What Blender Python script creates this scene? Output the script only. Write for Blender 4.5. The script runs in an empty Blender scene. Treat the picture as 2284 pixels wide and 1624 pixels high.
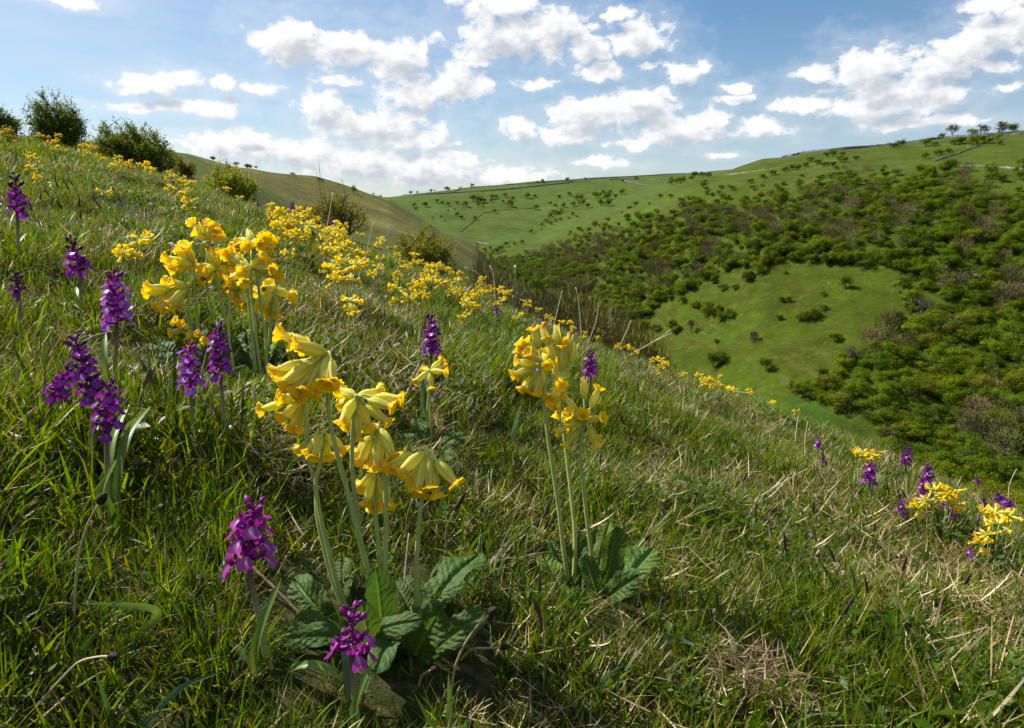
import bpy, math, random
import numpy as np
from mathutils import Vector, Matrix

# ---------------------------------------------------------------- camera, sky, sun, exposure
rng = np.random.default_rng(11)
S = bpy.context.scene
COL = S.collection
H0 = 0.24                                  # camera height above the turf
IW, IH, CX, CY, FPX = 2284.0, 1624.0, 1142.0, 812.0, 1631.0
PITCH = math.radians(10.8)
cP, sP = math.cos(PITCH), math.sin(PITCH)
CAM = np.array([0.0, 0.0, H0])
cd = bpy.data.cameras.new('camera')
cd.sensor_width = 36.0
cd.lens = 36.0 * FPX / IW
cd.clip_start = 0.02
cd.clip_end = 6000
cam = bpy.data.objects.new('camera', cd)
COL.objects.link(cam)
cam.location = CAM
cam.rotation_euler = (math.pi / 2 - PITCH, 0, 0)
S.camera = cam
S.view_settings.view_transform = 'Standard'
S.view_settings.look = 'None'
S.view_settings.exposure = 0.88
S.view_settings.gamma = 1.0
S.view_settings.use_curve_mapping = False
S.render.engine = 'CYCLES'
S.cycles.max_bounces = 6
S.cycles.diffuse_bounces = 3
S.cycles.glossy_bounces = 2
S.cycles.transmission_bounces = 4
S.cycles.use_adaptive_sampling = True
S.cycles.adaptive_threshold = 0.02

SUN_AZ = math.radians(-62)                 # measured from straight ahead, negative = left
SUN_EL = math.radians(47)
SUN = Vector((math.sin(SUN_AZ) * math.cos(SUN_EL), math.cos(SUN_AZ) * math.cos(SUN_EL), math.sin(SUN_EL)))
sl = bpy.data.lights.new('sun', 'SUN')
sl.energy = 5.0
sl.angle = math.radians(0.55)
sl.color = (1.0, 0.95, 0.86)
sun = bpy.data.objects.new('sun', sl)
COL.objects.link(sun)
sun.rotation_euler = SUN.to_track_quat('Z', 'Y').to_euler()
sun.location = (-20, 10, 30)


def pix(u, v):
    """ray through a point of the view, depth 1 along the axis"""
    X = (u - CX) / FPX
    Y = -(v - CY) / FPX
    return np.array([X, cP + Y * sP, -sP + Y * cP])


def azel(u, v):
    r = pix(u, v)
    return math.atan2(r[0], r[1]), r[2] / math.hypot(r[0], r[1])


def proj(p):
    d = np.asarray(p, float) - CAM
    dep = d[..., 1] * cP - d[..., 2] * sP
    yc = d[..., 1] * sP + d[..., 2] * cP
    return CX + FPX * d[..., 0] / dep, CY - FPX * yc / dep, dep


# ---- world
world = bpy.data.worlds.new('World')
S.world = world
world.use_nodes = True
wt = world.node_tree
wt.nodes.clear()
WN, WL = wt.nodes, wt.links


def wnode(t, **kw):
    n = WN.new(t)
    for k, v in kw.items():
        setattr(n, k, v)
    return n


def wset(n, i, v):
    if hasattr(v, 'is_linked') or isinstance(v, bpy.types.NodeSocket):
        WL.new(v, n.inputs[i])
    else:
        n.inputs[i].default_value = v


def wm(op, a, b=0.0, c=0.0):
    n = wnode('ShaderNodeMath', operation=op)
    wset(n, 0, a)
    wset(n, 1, b)
    wset(n, 2, c)
    return n.outputs[0]


def wv(op, a, b=(0, 0, 0), c=(0, 0, 0)):
    n = wnode('ShaderNodeVectorMath', operation=op)
    wset(n, 0, a)
    wset(n, 1, b)
    if op == 'MULTIPLY_ADD':
        wset(n, 2, c)
    return n.outputs['Value'] if op in ('LENGTH', 'DOT_PRODUCT', 'DISTANCE') else n.outputs[0]


def wstep(x, a, b, lo=0.0, hi=1.0):
    n = wnode('ShaderNodeMapRange', interpolation_type='SMOOTHSTEP')
    wset(n, 0, x)
    wset(n, 1, a)
    wset(n, 2, b)
    wset(n, 3, lo)
    wset(n, 4, hi)
    return n.outputs[0]


def wmix(f, a, b):
    n = wnode('ShaderNodeMix', data_type='RGBA')
    wset(n, 0, f)
    wset(n, 6, a)
    wset(n, 7, b)
    return n.outputs[2]


def wnoise(vec, scale, detail=8.0, rough=0.55):
    n = wnode('ShaderNodeTexNoise')
    wset(n, 'Vector', vec)
    wset(n, 'Scale', scale)
    wset(n, 'Detail', detail)
    wset(n, 'Roughness', rough)
    return n.outputs['Fac']


sky = wnode('ShaderNodeTexSky', sky_type='NISHITA')
sky.sun_disc = False
sky.sun_elevation = SUN_EL
sky.sun_rotation = SUN_AZ
sky.altitude = 250
sky.air_density = 1.1
sky.dust_density = 1.0
sky.ozone_density = 2.5
SKY_STRENGTH = 0.065

tc = wnode('ShaderNodeTexCoord')
sep = wnode('ShaderNodeSeparateXYZ')
WL.new(tc.outputs['Generated'], sep.inputs[0])
th = wm('ARCTAN2', sep.outputs[0], sep.outputs[1])
ph = wm('ARCSINE', sep.outputs[2])
cmb = wnode('ShaderNodeCombineXYZ')
wset(cmb, 0, th)
wset(cmb, 1, ph)
ANG = cmb.outputs[0]
# the cumulus field: centres and half sizes of the clouds, as angles
CLOUDS = [
    (655, 100, 100, 58), (770, 118, 120, 50), (885, 135, 95, 50), (1150, 85, 190, 52), (1245, 62, 110, 60), (1105, 12, 120, 40),
    (1065, 128, 80, 22), (1300, 105, 75, 45), (1430, 88, 85, 45), (1440, 150, 30, 13), (1530, 165, 52, 30), (1340, 160, 62, 22),
    (1192, 187, 52, 15), (1010, 190, 105, 48), (920, 215, 110, 38), (720, 240, 85, 38), (840, 275, 150, 45), (905, 312, 120, 28),
    (325, 190, 80, 18), (405, 172, 52, 24), (490, 185, 42, 14), (585, 196, 48, 13), (450, 240, 85, 27), (1330, 260, 150, 52),
    (1425, 235, 95, 42), (1505, 285, 100, 36), (1255, 302, 115, 26), (1155, 285, 52, 24), (1690, 280, 105, 25), (1600, 270, 50, 28),
    (1640, 222, 46, 12), (1640, 197, 46, 14), (1940, 158, 100, 55), (2000, 195, 150, 44), (1960, 237, 150, 28), (2085, 212, 100, 26),
    (1820, 163, 62, 20), (1790, 237, 80, 20), (2200, 92, 95, 52), (2275, 70, 60, 55), (2120, 148, 120, 30), (2240, 196, 34, 11),
    (2080, 273, 110, 13), (2215, 10, 60, 18), (500, 325, 150, 34), (650, 340, 160, 40), (800, 365, 170, 45), (950, 375, 190, 42),
    (1110, 392, 160, 32), (1350, 362, 70, 18), (1612, 347, 32, 9), (550, 300, 60, 18), (160, 5, 60, 14), (1370, 35, 45, 18),
    (1590, 300, 70, 14), (760, 180, 60, 12), (300, 240, 90, 12), (1420, 320, 90, 16),
]
warp = wnode('ShaderNodeTexNoise')
wset(warp, 'Vector', ANG)
wset(warp, 'Scale', 26.0)
wset(warp, 'Detail', 5.0)
wset(warp, 'Roughness', 0.6)
wofs = wv('MULTIPLY_ADD', warp.outputs['Color'], (0.03, 0.02, 0), (-0.015, -0.010, 0))
ANGW = wv('ADD', ANG, wofs)


def cloud_cover(vec, detail):
    """cover of the cumulus field at a direction: nearest cloud body plus billows; negative = clear sky"""
    lm = None
    for (u, v, a, b) in CLOUDS:
        t0, e0 = azel(u, v)
        p0 = math.atan(e0)
        sx, sy = FPX / (a * 0.93), FPX / (b * 0.93)
        L = wv('LENGTH', wv('MULTIPLY_ADD', vec, (sx, sy, 0), (-t0 * sx, -p0 * sy, 0)))
        if lm is None:
            lm = L
        else:
            n = wnode('ShaderNodeMath', operation='SMOOTH_MIN')
            wset(n, 0, lm)
            wset(n, 1, L)
            wset(n, 2, 0.10)
            lm = n.outputs[0]
    fld = wm('MAXIMUM', wm('SUBTRACT', 1.0, lm), -1.3)
    # outside the field of view the same broken cumulus carries on
    gen = wm('MAXIMUM', wm('MULTIPLY', wm('SUBTRACT', wnoise(wv('MULTIPLY', vec, (1, 2.4, 0)), 3.4, 3.0, 0.5), 0.53), 7.0), -1.3)
    base = wm('ADD', wm('MULTIPLY', fld, wm('SUBTRACT', 1.0, OUT)), wm('MULTIPLY', gen, OUT))
    nv = wv('MULTIPLY', vec, (1, 1.5, 0))
    big = wm('MULTIPLY', wm('SUBTRACT', wnoise(nv, 19.0, 2.0, 0.5), 0.5), 1.5)
    fine = wm('MULTIPLY', wm('SUBTRACT', wnoise(nv, 46.0, detail, 0.60), 0.5), 1.9)
    return wm('ADD', wm('ADD', base, big), wm('ADD', fine, 0.02))


OUT = wm('MAXIMUM', wstep(wm('ABSOLUTE', th), 0.66, 0.80), wstep(ph, 0.345, 0.46))
cov = cloud_cover(ANGW, 9.0)
dens = wm('MAXIMUM', wstep(cov, -0.06, 0.50), wm('MULTIPLY', wstep(cov, -1.1, 0.3), 0.22))
# the light falls through the clouds from the upper left: thick cloud that way means a greyer face
covs = cloud_cover(wv('ADD', ANG, (-0.010, 0.017, 0)), 4.0)
lit = wm('SUBTRACT', 1.0, wm('MULTIPLY', wstep(covs, 0.02, 1.10), 0.95))
ccol = wmix(lit, (0.55, 0.60, 0.67, 1), (1.0, 1.0, 1.0, 1))
CLOUD_LEVEL = 0.555
# a thin bright veil towards the sun and along the horizon
veil = wnoise(wv('MULTIPLY', ANG, (1, 5.0, 0)), 3.0, 5.0, 0.5)
veilf = wm('MULTIPLY', wstep(veil, 0.30, 0.75), wstep(th, 0.35, -0.55, 0.05, 0.62))
veilf = wm('MAXIMUM', veilf, wm('MULTIPLY', wstep(ph, 0.26, 0.0), 0.34))
bgs = wnode('ShaderNodeBackground')
hsv = wnode('ShaderNodeHueSaturation')
hsv.inputs['Saturation'].default_value = 1.22
WL.new(sky.outputs[0], hsv.inputs['Color'])
WL.new(hsv.outputs[0], bgs.inputs[0])
bgs.inputs[1].default_value = SKY_STRENGTH
bgv = wnode('ShaderNodeBackground')
bgv.inputs[0].default_value = (0.70, 0.80, 0.92, 1)
bgv.inputs[1].default_value = 0.54
mv = wnode('ShaderNodeMixShader')
WL.new(veilf, mv.inputs[0])
WL.new(bgs.outputs[0], mv.inputs[1])
WL.new(bgv.outputs[0], mv.inputs[2])
bgc = wnode('ShaderNodeBackground')
WL.new(ccol, bgc.inputs[0])
bgc.inputs[1].default_value = CLOUD_LEVEL
mc = wnode('ShaderNodeMixShader')
WL.new(wm('MULTIPLY', dens, wstep(ph, -0.02, 0.01)), mc.inputs[0])
WL.new(mv.outputs[0], mc.inputs[1])
WL.new(bgc.outputs[0], mc.inputs[2])
wo = wnode('ShaderNodeOutputWorld')
WL.new(mc.outputs[0], wo.inputs[0])
world.cycles.sampling_method = 'MANUAL'
world.cycles.sample_map_resolution = 512

# ---------------------------------------------------------------- helpers


def new_mesh(name, V, F, mats, mi=None, tint=None, smooth=True):
    """V (n,3), F list of index lists (or arrays of quads / tris), mi material per face, tint (n,3) colour per vertex"""
    me = bpy.data.meshes.new(name)
    V = np.asarray(V, np.float32)
    if isinstance(F, np.ndarray):
        nf, k = F.shape
        loops = F.reshape(-1).astype(np.int32)
        starts = np.arange(nf, dtype=np.int32) * k
        tot = np.full(nf, k, np.int32)
    else:
        tot = np.fromiter((len(f) for f in F), np.int32, len(F))
        loops = np.fromiter((i for f in F for i in f), np.int32, int(tot.sum()))
        starts = np.concatenate([[0], np.cumsum(tot)[:-1]]).astype(np.int32) if len(F) else np.zeros(0, np.int32)
        nf = len(F)
    me.vertices.add(len(V))
    me.vertices.foreach_set('co', V.reshape(-1))
    me.loops.add(len(loops))
    me.loops.foreach_set('vertex_index', loops)
    me.polygons.add(nf)
    me.polygons.foreach_set('loop_start', starts)
    me.polygons.foreach_set('loop_total', tot)
    for m in (mats if isinstance(mats, (list, tuple)) else [mats]):
        me.materials.append(m)
    if mi is not None:
        me.polygons.foreach_set('material_index', np.asarray(mi, np.int32))
    if smooth:
        me.polygons.foreach_set('use_smooth', np.ones(nf, bool))
    if tint is not None:
        at = me.attributes.new('tint', 'FLOAT_COLOR', 'POINT')
        c = np.ones((len(V), 4), np.float32)
        c[:, :3] = tint
        at.data.foreach_set('color', c.reshape(-1))
    me.update(calc_edges=True)
    return me


class MB:
    """collects shapes into one mesh"""

    def __init__(self):
        self.V, self.F, self.M, self.T, self.n = [], [], [], [], 0

    def add(self, V, F, m=0, tint=(1, 1, 1)):
        V = np.asarray(V, float)
        self.V.append(V)
        n = self.n
        for f in F:
            self.F.append([int(i) + n for i in f])
        self.M.extend([m] * len(F))
        t = np.asarray(tint, float)
        self.T.append(np.broadcast_to(t, (len(V), 3)) if t.ndim == 1 else t)
        self.n += len(V)
        return self

    def mesh(self, name, mats, smooth=True):
        return new_mesh(name, np.concatenate(self.V), self.F, mats, self.M, np.concatenate(self.T), smooth)


def obj(name, me, parent=None, loc=None, rz=None, sc=None, rot=None, **props):
    o = bpy.data.objects.new(name, me)
    COL.objects.link(o)
    if parent is not None:
        o.parent = parent
    if loc is not None:
        o.location = loc
    if rot is not None:
        o.rotation_euler = rot
    elif rz is not None:
        o.rotation_euler = (0, 0, rz)
    if sc is not None:
        o.scale = (sc, sc, sc) if np.isscalar(sc) else sc
    for k, v in props.items():
        if v is not None:
            o[k] = v
    return o


def unit(v):
    v = np.asarray(v, float)
    return v / max(np.linalg.norm(v), 1e-9)


def smooth_path(P, n):
    P = np.asarray(P, float)
    if len(P) == 2:
        t = np.linspace(0, 1, n)[:, None]
        return P[0] * (1 - t) + P[1] * t
    d = np.concatenate([[0], np.cumsum(np.linalg.norm(np.diff(P, axis=0), axis=1))])
    Q = np.vstack([2 * P[0] - P[1], P, 2 * P[-1] - P[-2]])
    dq = np.concatenate([[-(d[1] - d[0])], d, [2 * d[-1] - d[-2]]])
    s = np.linspace(0, d[-1], n)
    out = np.empty((n, 3))
    for i, x in enumerate(s):
        k = min(max(int(np.searchsorted(d, x, side='right')) - 1, 0), len(P) - 2)
        h = d[k + 1] - d[k] + 1e-12
        t = (x - d[k]) / h
        m0 = (Q[k + 2] - Q[k]) / (dq[k + 2] - dq[k] + 1e-12) * h
        m1 = (Q[k + 3] - Q[k + 1]) / (dq[k + 3] - dq[k + 1] + 1e-12) * h
        out[i] = (2 * t**3 - 3 * t**2 + 1) * Q[k + 1] + (t**3 - 2 * t**2 + t) * m0 + (-2 * t**3 + 3 * t**2) * Q[k + 2] + (t**3 - t**2) * m1
    return out


def frames(P):
    P = np.asarray(P, float)
    T = np.gradient(P, axis=0)
    T /= np.linalg.norm(T, axis=1)[:, None] + 1e-12
    a = np.array([0, 0, 1.0]) if abs(T[0, 2]) < 0.8 else np.array([1.0, 0, 0])
    N = np.empty_like(P)
    x = unit(np.cross(T[0], a))
    for i in range(len(P)):
        x = unit(x - T[i] * np.dot(x, T[i]))
        N[i] = x
    return T, N, np.cross(T, N)


def tube(P, R, k=7, cap=True, rfun=None):
    P = np.asarray(P, float)
    n = len(P)
    R = np.broadcast_to(np.asarray(R, float), (n,))
    T, N, B = frames(P)
    a = np.arange(k) * 2 * math.pi / k
    rr = R[:, None] * (np.ones((n, k)) if rfun is None else rfun(np.linspace(0, 1, n)[:, None], a[None, :]))
    V = P[:, None, :] + rr[..., None] * (np.cos(a)[None, :, None] * N[:, None, :] + np.sin(a)[None, :, None] * B[:, None, :])
    V = V.reshape(-1, 3)
    F = []
    for i in range(n - 1):
        for j in range(k):
            j2 = (j + 1) % k
            F.append((i * k + j, i * k + j2, (i + 1) * k + j2, (i + 1) * k + j))
    if cap:
        F.append(tuple(range(k))[::-1])
        F.append(tuple((n - 1) * k + j for j in range(k)))
    return V, F


# ---- materials
MATS = {}


def nt_clear(m):
    m.use_nodes = True
    t = m.node_tree
    t.nodes.clear()
    return t, t.nodes, t.links


def plant_mat(name, col=None, trans=0.35, rough=0.5, spec=0.3, var=0.18, hue=0.02, bump=0.0, bscale=200.0, mottle=0.0, mscale=40.0, tcol=None, sat=1.0):
    """leaf-like surface: colour from the given value or from the vertex tint, some light passing through"""
    m = bpy.data.materials.new(name)
    t, N, L = nt_clear(m)
    out_ = N.new('ShaderNodeOutputMaterial')
    if col is None:
        at = N.new('ShaderNodeAttribute')
        at.attribute_name = 'tint'
        c = at.outputs['Color']
    else:
        rgb = N.new('ShaderNodeRGB')
        rgb.outputs[0].default_value = (*col, 1)
        c = rgb.outputs[0]
    oi = N.new('ShaderNodeObjectInfo')
    h = N.new('ShaderNodeHueSaturation')
    mr = N.new('ShaderNodeMapRange')
    mr.inputs[3].default_value = 1 - var
    mr.inputs[4].default_value = 1 + var
    L.new(oi.outputs['Random'], mr.inputs[0])
    L.new(mr.outputs[0], h.inputs['Value'])
    m2 = N.new('ShaderNodeMath')
    m2.operation = 'MULTIPLY'
    m2.inputs[1].default_value = 7.31
    L.new(oi.outputs['Random'], m2.inputs[0])
    m3 = N.new('ShaderNodeMath')
    m3.operation = 'FRACT'
    L.new(m2.outputs[0], m3.inputs[0])
    mh = N.new('ShaderNodeMapRange')
    mh.inputs[3].default_value = 0.5 - hue
    mh.inputs[4].default_value = 0.5 + hue
    L.new(m3.outputs[0], mh.inputs[0])
    L.new(mh.outputs[0], h.inputs['Hue'])
    h.inputs['Saturation'].default_value = sat
    L.new(c, h.inputs['Color'])
    c = h.outputs[0]
    tco = N.new('ShaderNodeTexCoord')
    if mottle > 0:
        no = N.new('ShaderNodeTexNoise')
        no.inputs['Scale'].default_value = mscale
        no.inputs['Detail'].default_value = 4
        L.new(tco.outputs['Object'], no.inputs['Vector'])
        mm = N.new('ShaderNodeMapRange')
        mm.inputs[1].default_value = 0.3
        mm.inputs[2].default_value = 0.7
        mm.inputs[3].default_value = 1 - mottle
        mm.inputs[4].default_value = 1 + mottle
        L.new(no.outputs['Fac'], mm.inputs[0])
        h2 = N.new('ShaderNodeHueSaturation')
        L.new(mm.outputs[0], h2.inputs['Value'])
        L.new(c, h2.inputs['Color'])
        c = h2.outputs[0]
    bs = N.new('ShaderNodeBsdfPrincipled')
    bs.inputs['Roughness'].default_value = rough
    bs.inputs['Specular IOR Level'].default_value = spec
    L.new(c, bs.inputs['Base Color'])
    if bump > 0:
        nb_ = N.new('ShaderNodeTexNoise')
        nb_.inputs['Scale'].default_value = bscale
        nb_.inputs['Detail'].default_value = 5
        L.new(tco.outputs['Object'], nb_.inputs['Vector'])
        bp = N.new('ShaderNodeBump')
        bp.inputs['Strength'].default_value = bump
        bp.inputs['Distance'].default_value = 0.6 / bscale
        L.new(nb_.outputs['Fac'], bp.inputs['Height'])
        L.new(bp.outputs[0], bs.inputs['Normal'])
    if trans > 0:
        tr = N.new('ShaderNodeBsdfTranslucent')
        tm = N.new('ShaderNodeMix')
        tm.data_type = 'RGBA'
        tm.blend_type = 'MULTIPLY'
        tm.inputs[0].default_value = 1.0
        L.new(c, tm.inputs[6])
        tm.inputs[7].default_value = (*(tcol or (1.25, 1.2, 0.7)), 1)
        L.new(tm.outputs[2], tr.inputs['Color'])
        mx = N.new('ShaderNodeMixShader')
        mx.inputs[0].default_value = trans
        L.new(bs.outputs[0], mx.inputs[1])
        L.new(tr.outputs[0], mx.inputs[2])
        L.new(mx.outputs[0], out_.inputs[0])
    else:
        L.new(bs.outputs[0], out_.inputs[0])
    MATS[name] = m
    return m


def ground_mat(name, stops_scale, rel=0.30, bumpd=0.02, bscale=8.0, fine=60.0, straw=None, sfac=(0.55, 0.75), sscale=14.0, tracks=0.0):
    """turf seen from afar: colour of the place (vertex tint), broken up by noise in several sizes"""
    m = bpy.data.materials.new(name)
    t, N, L = nt_clear(m)
    out_ = N.new('ShaderNodeOutputMaterial')
    bs = N.new('ShaderNodeBsdfPrincipled')
    bs.inputs['Roughness'].default_value = 0.95
    bs.inputs['Specular IOR Level'].default_value = 0.08
    at = N.new('ShaderNodeAttribute')
    at.attribute_name = 'tint'
    tco = N.new('ShaderNodeTexCoord')
    c = at.outputs['Color']
    for i, sc in enumerate(stops_scale):
        no = N.new('ShaderNodeTexNoise')
        no.inputs['Scale'].default_value = sc
        no.inputs['Detail'].default_value = 6
        no.inputs['Roughness'].default_value = 0.62
        L.new(tco.outputs['Object'], no.inputs['Vector'])
        mm = N.new('ShaderNodeMapRange')
        mm.inputs[1].default_value = 0.28
        mm.inputs[2].default_value = 0.72
        mm.inputs[3].default_value = 1 - rel
        mm.inputs[4].default_value = 1 + rel
        L.new(no.outputs['Fac'], mm.inputs[0])
        h2 = N.new('ShaderNodeHueSaturation')
        L.new(mm.outputs[0], h2.inputs['Value'])
        mh = N.new('ShaderNodeMapRange')
        mh.inputs[1].default_value = 0.3
        mh.inputs[2].default_value = 0.7
        mh.inputs[3].default_value = 0.485
        mh.inputs[4].default_value = 0.515
        L.new(no.outputs['Fac'], mh.inputs[0])
        L.new(mh.outputs[0], h2.inputs['Hue'])
        L.new(c, h2.inputs['Color'])
        c = h2.outputs[0]
    if straw is not None:
        no = N.new('ShaderNodeTexNoise')
        no.inputs['Scale'].default_value = sscale
        no.inputs['Detail'].default_value = 8
        no.inputs['Roughness'].default_value = 0.7
        L.new(tco.outputs['Object'], no.inputs['Vector'])
        mm = N.new('ShaderNodeMapRange')
        mm.inputs[1].default_value = sfac[0]
        mm.inputs[2].default_value = sfac[1]
        L.new(no.outputs['Fac'], mm.inputs[0])
        mx = N.new('ShaderNodeMix')
        mx.data_type = 'RGBA'
        L.new(mm.outputs[0], mx.inputs[0])
        L.new(c, mx.inputs[6])
        mx.inputs[7].default_value = (*straw, 1)
        c = mx.outputs[2]
    hgt = None
    if tracks > 0:
        # narrow terraces trodden along the contours by sheep
        sp_ = N.new('ShaderNodeSeparateXYZ')
        L.new(tco.outputs['Object'], sp_.inputs[0])
        no = N.new('ShaderNodeTexNoise')
        no.inputs['Scale'].default_value = 0.035
        no.inputs['Detail'].default_value = 5
        L.new(tco.outputs['Object'], no.inputs['Vector'])
        ma = N.new('ShaderNodeMath')
        ma.operation = 'MULTIPLY_ADD'
        L.new(no.outputs['Fac'], ma.inputs[0])
        ma.inputs[1].default_value = 26.0
        ms = N.new('ShaderNodeMath')
        ms.operation = 'MULTIPLY'
        L.new(sp_.outputs[2], ms.inputs[0])
        ms.inputs[1].default_value = 2 * math.pi / 2.6
        L.new(ms.outputs[0], ma.inputs[2])
        si = N.new('ShaderNodeMath')
        si.operation = 'SINE'
        L.new(ma.outputs[0], si.inputs[0])
        n2_ = N.new('ShaderNodeTexNoise')
        n2_.inputs['Scale'].default_value = 0.06
        L.new(tco.outputs['Object'], n2_.inputs['Vector'])
        m5 = N.new('ShaderNodeMapRange')
        m5.inputs[1].default_value = 0.45
        m5.inputs[2].default_value = 0.65
        L.new(n2_.outputs['Fac'], m5.inputs[0])
        m6 = N.new('ShaderNodeMapRange')
        m6.inputs[1].default_value = 0.45
        m6.inputs[2].default_value = 1.0
        m6.inputs[4].default_value = tracks
        L.new(si.outputs[0], m6.inputs[0])
        m7 = N.new('ShaderNodeMath')
        m7.operation = 'MULTIPLY'
        L.new(m5.outputs[0], m7.inputs[0])
        L.new(m6.outputs[0], m7.inputs[1])
        mx = N.new('ShaderNodeMix')
        mx.data_type = 'RGBA'
        L.new(m7.outputs[0], mx.inputs[0])
        L.new(c, mx.inputs[6])
        mx.inputs[7].default_value = (0.12, 0.095, 0.045, 1)
        c = mx.outputs[2]
    L.new(c, bs.inputs['Base Color'])
    nb_ = N.new('ShaderNodeTexNoise')
    nb_.inputs['Scale'].default_value = bscale
    nb_.inputs['Detail'].default_value = 8
    nb_.inputs['Roughness'].default_value = 0.7
    L.new(tco.outputs['Object'], nb_.inputs['Vector'])
    bp = N.new('ShaderNodeBump')
    bp.inputs['Strength'].default_value = 1.0
    bp.inputs['Distance'].default_value = bumpd
    L.new(nb_.outputs['Fac'], bp.inputs['Height'])
    L.new(bp.outputs[0], bs.inputs['Normal'])
    L.new(bs.outputs[0], out_.inputs[0])
    MATS[name] = m
    return m

# ---------------------------------------------------------------- the lie of the land (one height field round the camera)
def sines(x, y, scale, seed, k=7):
    r = np.random.default_rng(seed)
    s = 0
    for i in range(k):
        a = r.uniform(0, 2 * math.pi)
        f = scale * r.uniform(0.6, 1.7)
        s = s + np.sin((x * math.cos(a) + y * math.sin(a)) * f + r.uniform(0, 6.28))
    return s / math.sqrt(k)


CREST = [(-500, 120, 8), (0, 300, 7.0), (100, 318, 6.4), (200, 340, 6.0), (300, 367, 5.6), (400, 395, 5.0), (560, 455, 4.4), (700, 508, 4.0), (850, 562, 3.8), (1000, 620, 3.6),
         (1142, 684, 3.5), (1300, 752, 3.3), (1500, 828, 3.2), (1700, 898, 3.0), (1900, 968, 2.8), (2100, 1052, 2.5), (2284, 1145, 2.3), (2700, 1340, 2.0)]
ct, cs, cc = [], [], []
for u, v, ds in CREST:
    t, e = azel(u, v)
    e -= 0.045 / ds
    ct.append(t)
    cs.append(e + 2 * H0 / ds)
    cc.append(H0 / ds ** 2)
# round the back: the same side-slope as a plane
for a in (65, 90, 135, 180):
    for sg in (1, -1):
        t = math.radians(a) * sg
        ct.append(t)
        cs.append(-0.33 * math.sin(t) + 0.02 * math.cos(t))
        cc.append(0.012)
o_ = np.argsort(ct)
ct, cs, cc = np.array(ct)[o_], np.array(cs)[o_], np.array(cc)[o_]

UC = [-600, 0, 420, 560, 700, 870, 950, 1060, 1200, 1350, 1530, 1700, 1900, 2100, 2284, 2900]
# terrace behind the crest, spur crest, hollow behind it, four steps up the right-hand side, its rim, dip, foot, middle and top of the far hill
KN = {
    -600: [(30, 120), (100, 170), (200, 200), (260, 240), (300, 260), (340, 280), (380, 300), (420, 320), (480, 340), (600, 360), (750, 380), (950, 400)],
    0: [(29, 318), (100, 335), (200, 350), (260, 370), (300, 390), (340, 400), (380, 410), (420, 420), (480, 430), (600, 440), (750, 445), (950, 445)],
    420: [(32, 410), (150, 350), (220, 372), (260, 385), (300, 395), (340, 405), (380, 415), (420, 425), (480, 440), (600, 455), (750, 455), (950, 450)],
    560: [(40, 462), (172, 371), (250, 400), (300, 420), (330, 430), (360, 440), (390, 450), (430, 455), (490, 465), (600, 470), (750, 460), (930, 452)],
    700: [(60, 520), (202, 400), (300, 440), (340, 455), (370, 465), (400, 470), (430, 475), (470, 480), (520, 485), (600, 480), (750, 468), (910, 448)],
    870: [(52, 585), (250, 449), (380, 520), (420, 530), (445, 532), (470, 532), (500, 530), (530, 528), (560, 525), (600, 515), (750, 475), (920, 440)],
    950: [(48, 620), (275, 492), (440, 565), (470, 566), (490, 564), (510, 562), (530, 559), (555, 555), (575, 550), (600, 540), (750, 478), (935, 430)],
    1060: [(45, 690), (310, 553), (470, 570), (490, 565), (505, 561), (520, 557), (540, 553), (555, 549), (575, 545), (600, 540), (750, 478), (950, 418)],
    1200: [(45, 800), (335, 688), (380, 645), (420, 618), (450, 588), (480, 563), (510, 546), (530, 549), (555, 553), (620, 535), (770, 468), (980, 405)],
    1350: [(45, 880), (250, 850), (300, 780), (340, 692), (375, 612), (410, 545), (450, 490), (480, 488), (530, 494), (650, 478), (800, 435), (1000, 396)],
    1530: [(45, 975), (200, 945), (240, 880), (278, 762), (315, 640), (355, 525), (405, 425), (440, 406), (520, 412), (700, 425), (850, 405), (1050, 388)],
    1700: [(45, 1050), (180, 985), (213, 908), (243, 795), (282, 655), (325, 515), (365, 425), (410, 385), (480, 356), (700, 364), (850, 370), (1050, 376)],
    1900: [(45, 1130), (165, 1020), (193, 965), (225, 830), (262, 680), (300, 540), (340, 430), (380, 378), (500, 330), (700, 338), (850, 346), (1050, 352)],
    2100: [(45, 1190), (155, 1110), (183, 1060), (212, 905), (248, 730), (285, 560), (325, 430), (370, 370), (500, 311), (700, 320), (850, 328), (1050, 334)],
    2284: [(45, 1260), (148, 1180), (173, 1140), (203, 960), (240, 765), (276, 590), (312, 455), (360, 380), (500, 296), (700, 304), (850, 312), (1050, 320)],
    2900: [(45, 1450), (138, 1380), (160, 1330), (190, 1100), (225, 880), (262, 690), (300, 510), (345, 410), (500, 258), (700, 268), (850, 276), (1050, 284)],
}
NK = 12
kt = np.zeros((NK, len(UC) + 2))
kr = np.zeros_like(kt)
kz = np.zeros_like(kt)
for j, u in enumerate(UC):
    for k, (r, v) in enumerate(KN[u]):
        t, e = azel(u, v)
        kt[k, j + 1] = t
        kr[k, j + 1] = r
        kz[k, j + 1] = r * e
for k in range(NK):
    for col, t in ((0, -math.pi), (-1, math.pi)):
        kt[k, col] = t
        kr[k, col] = 0.5 * (kr[k, 1] + kr[k, -2])
        kz[k, col] = 0.5 * (kz[k, 1] + kz[k, -2])


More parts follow.
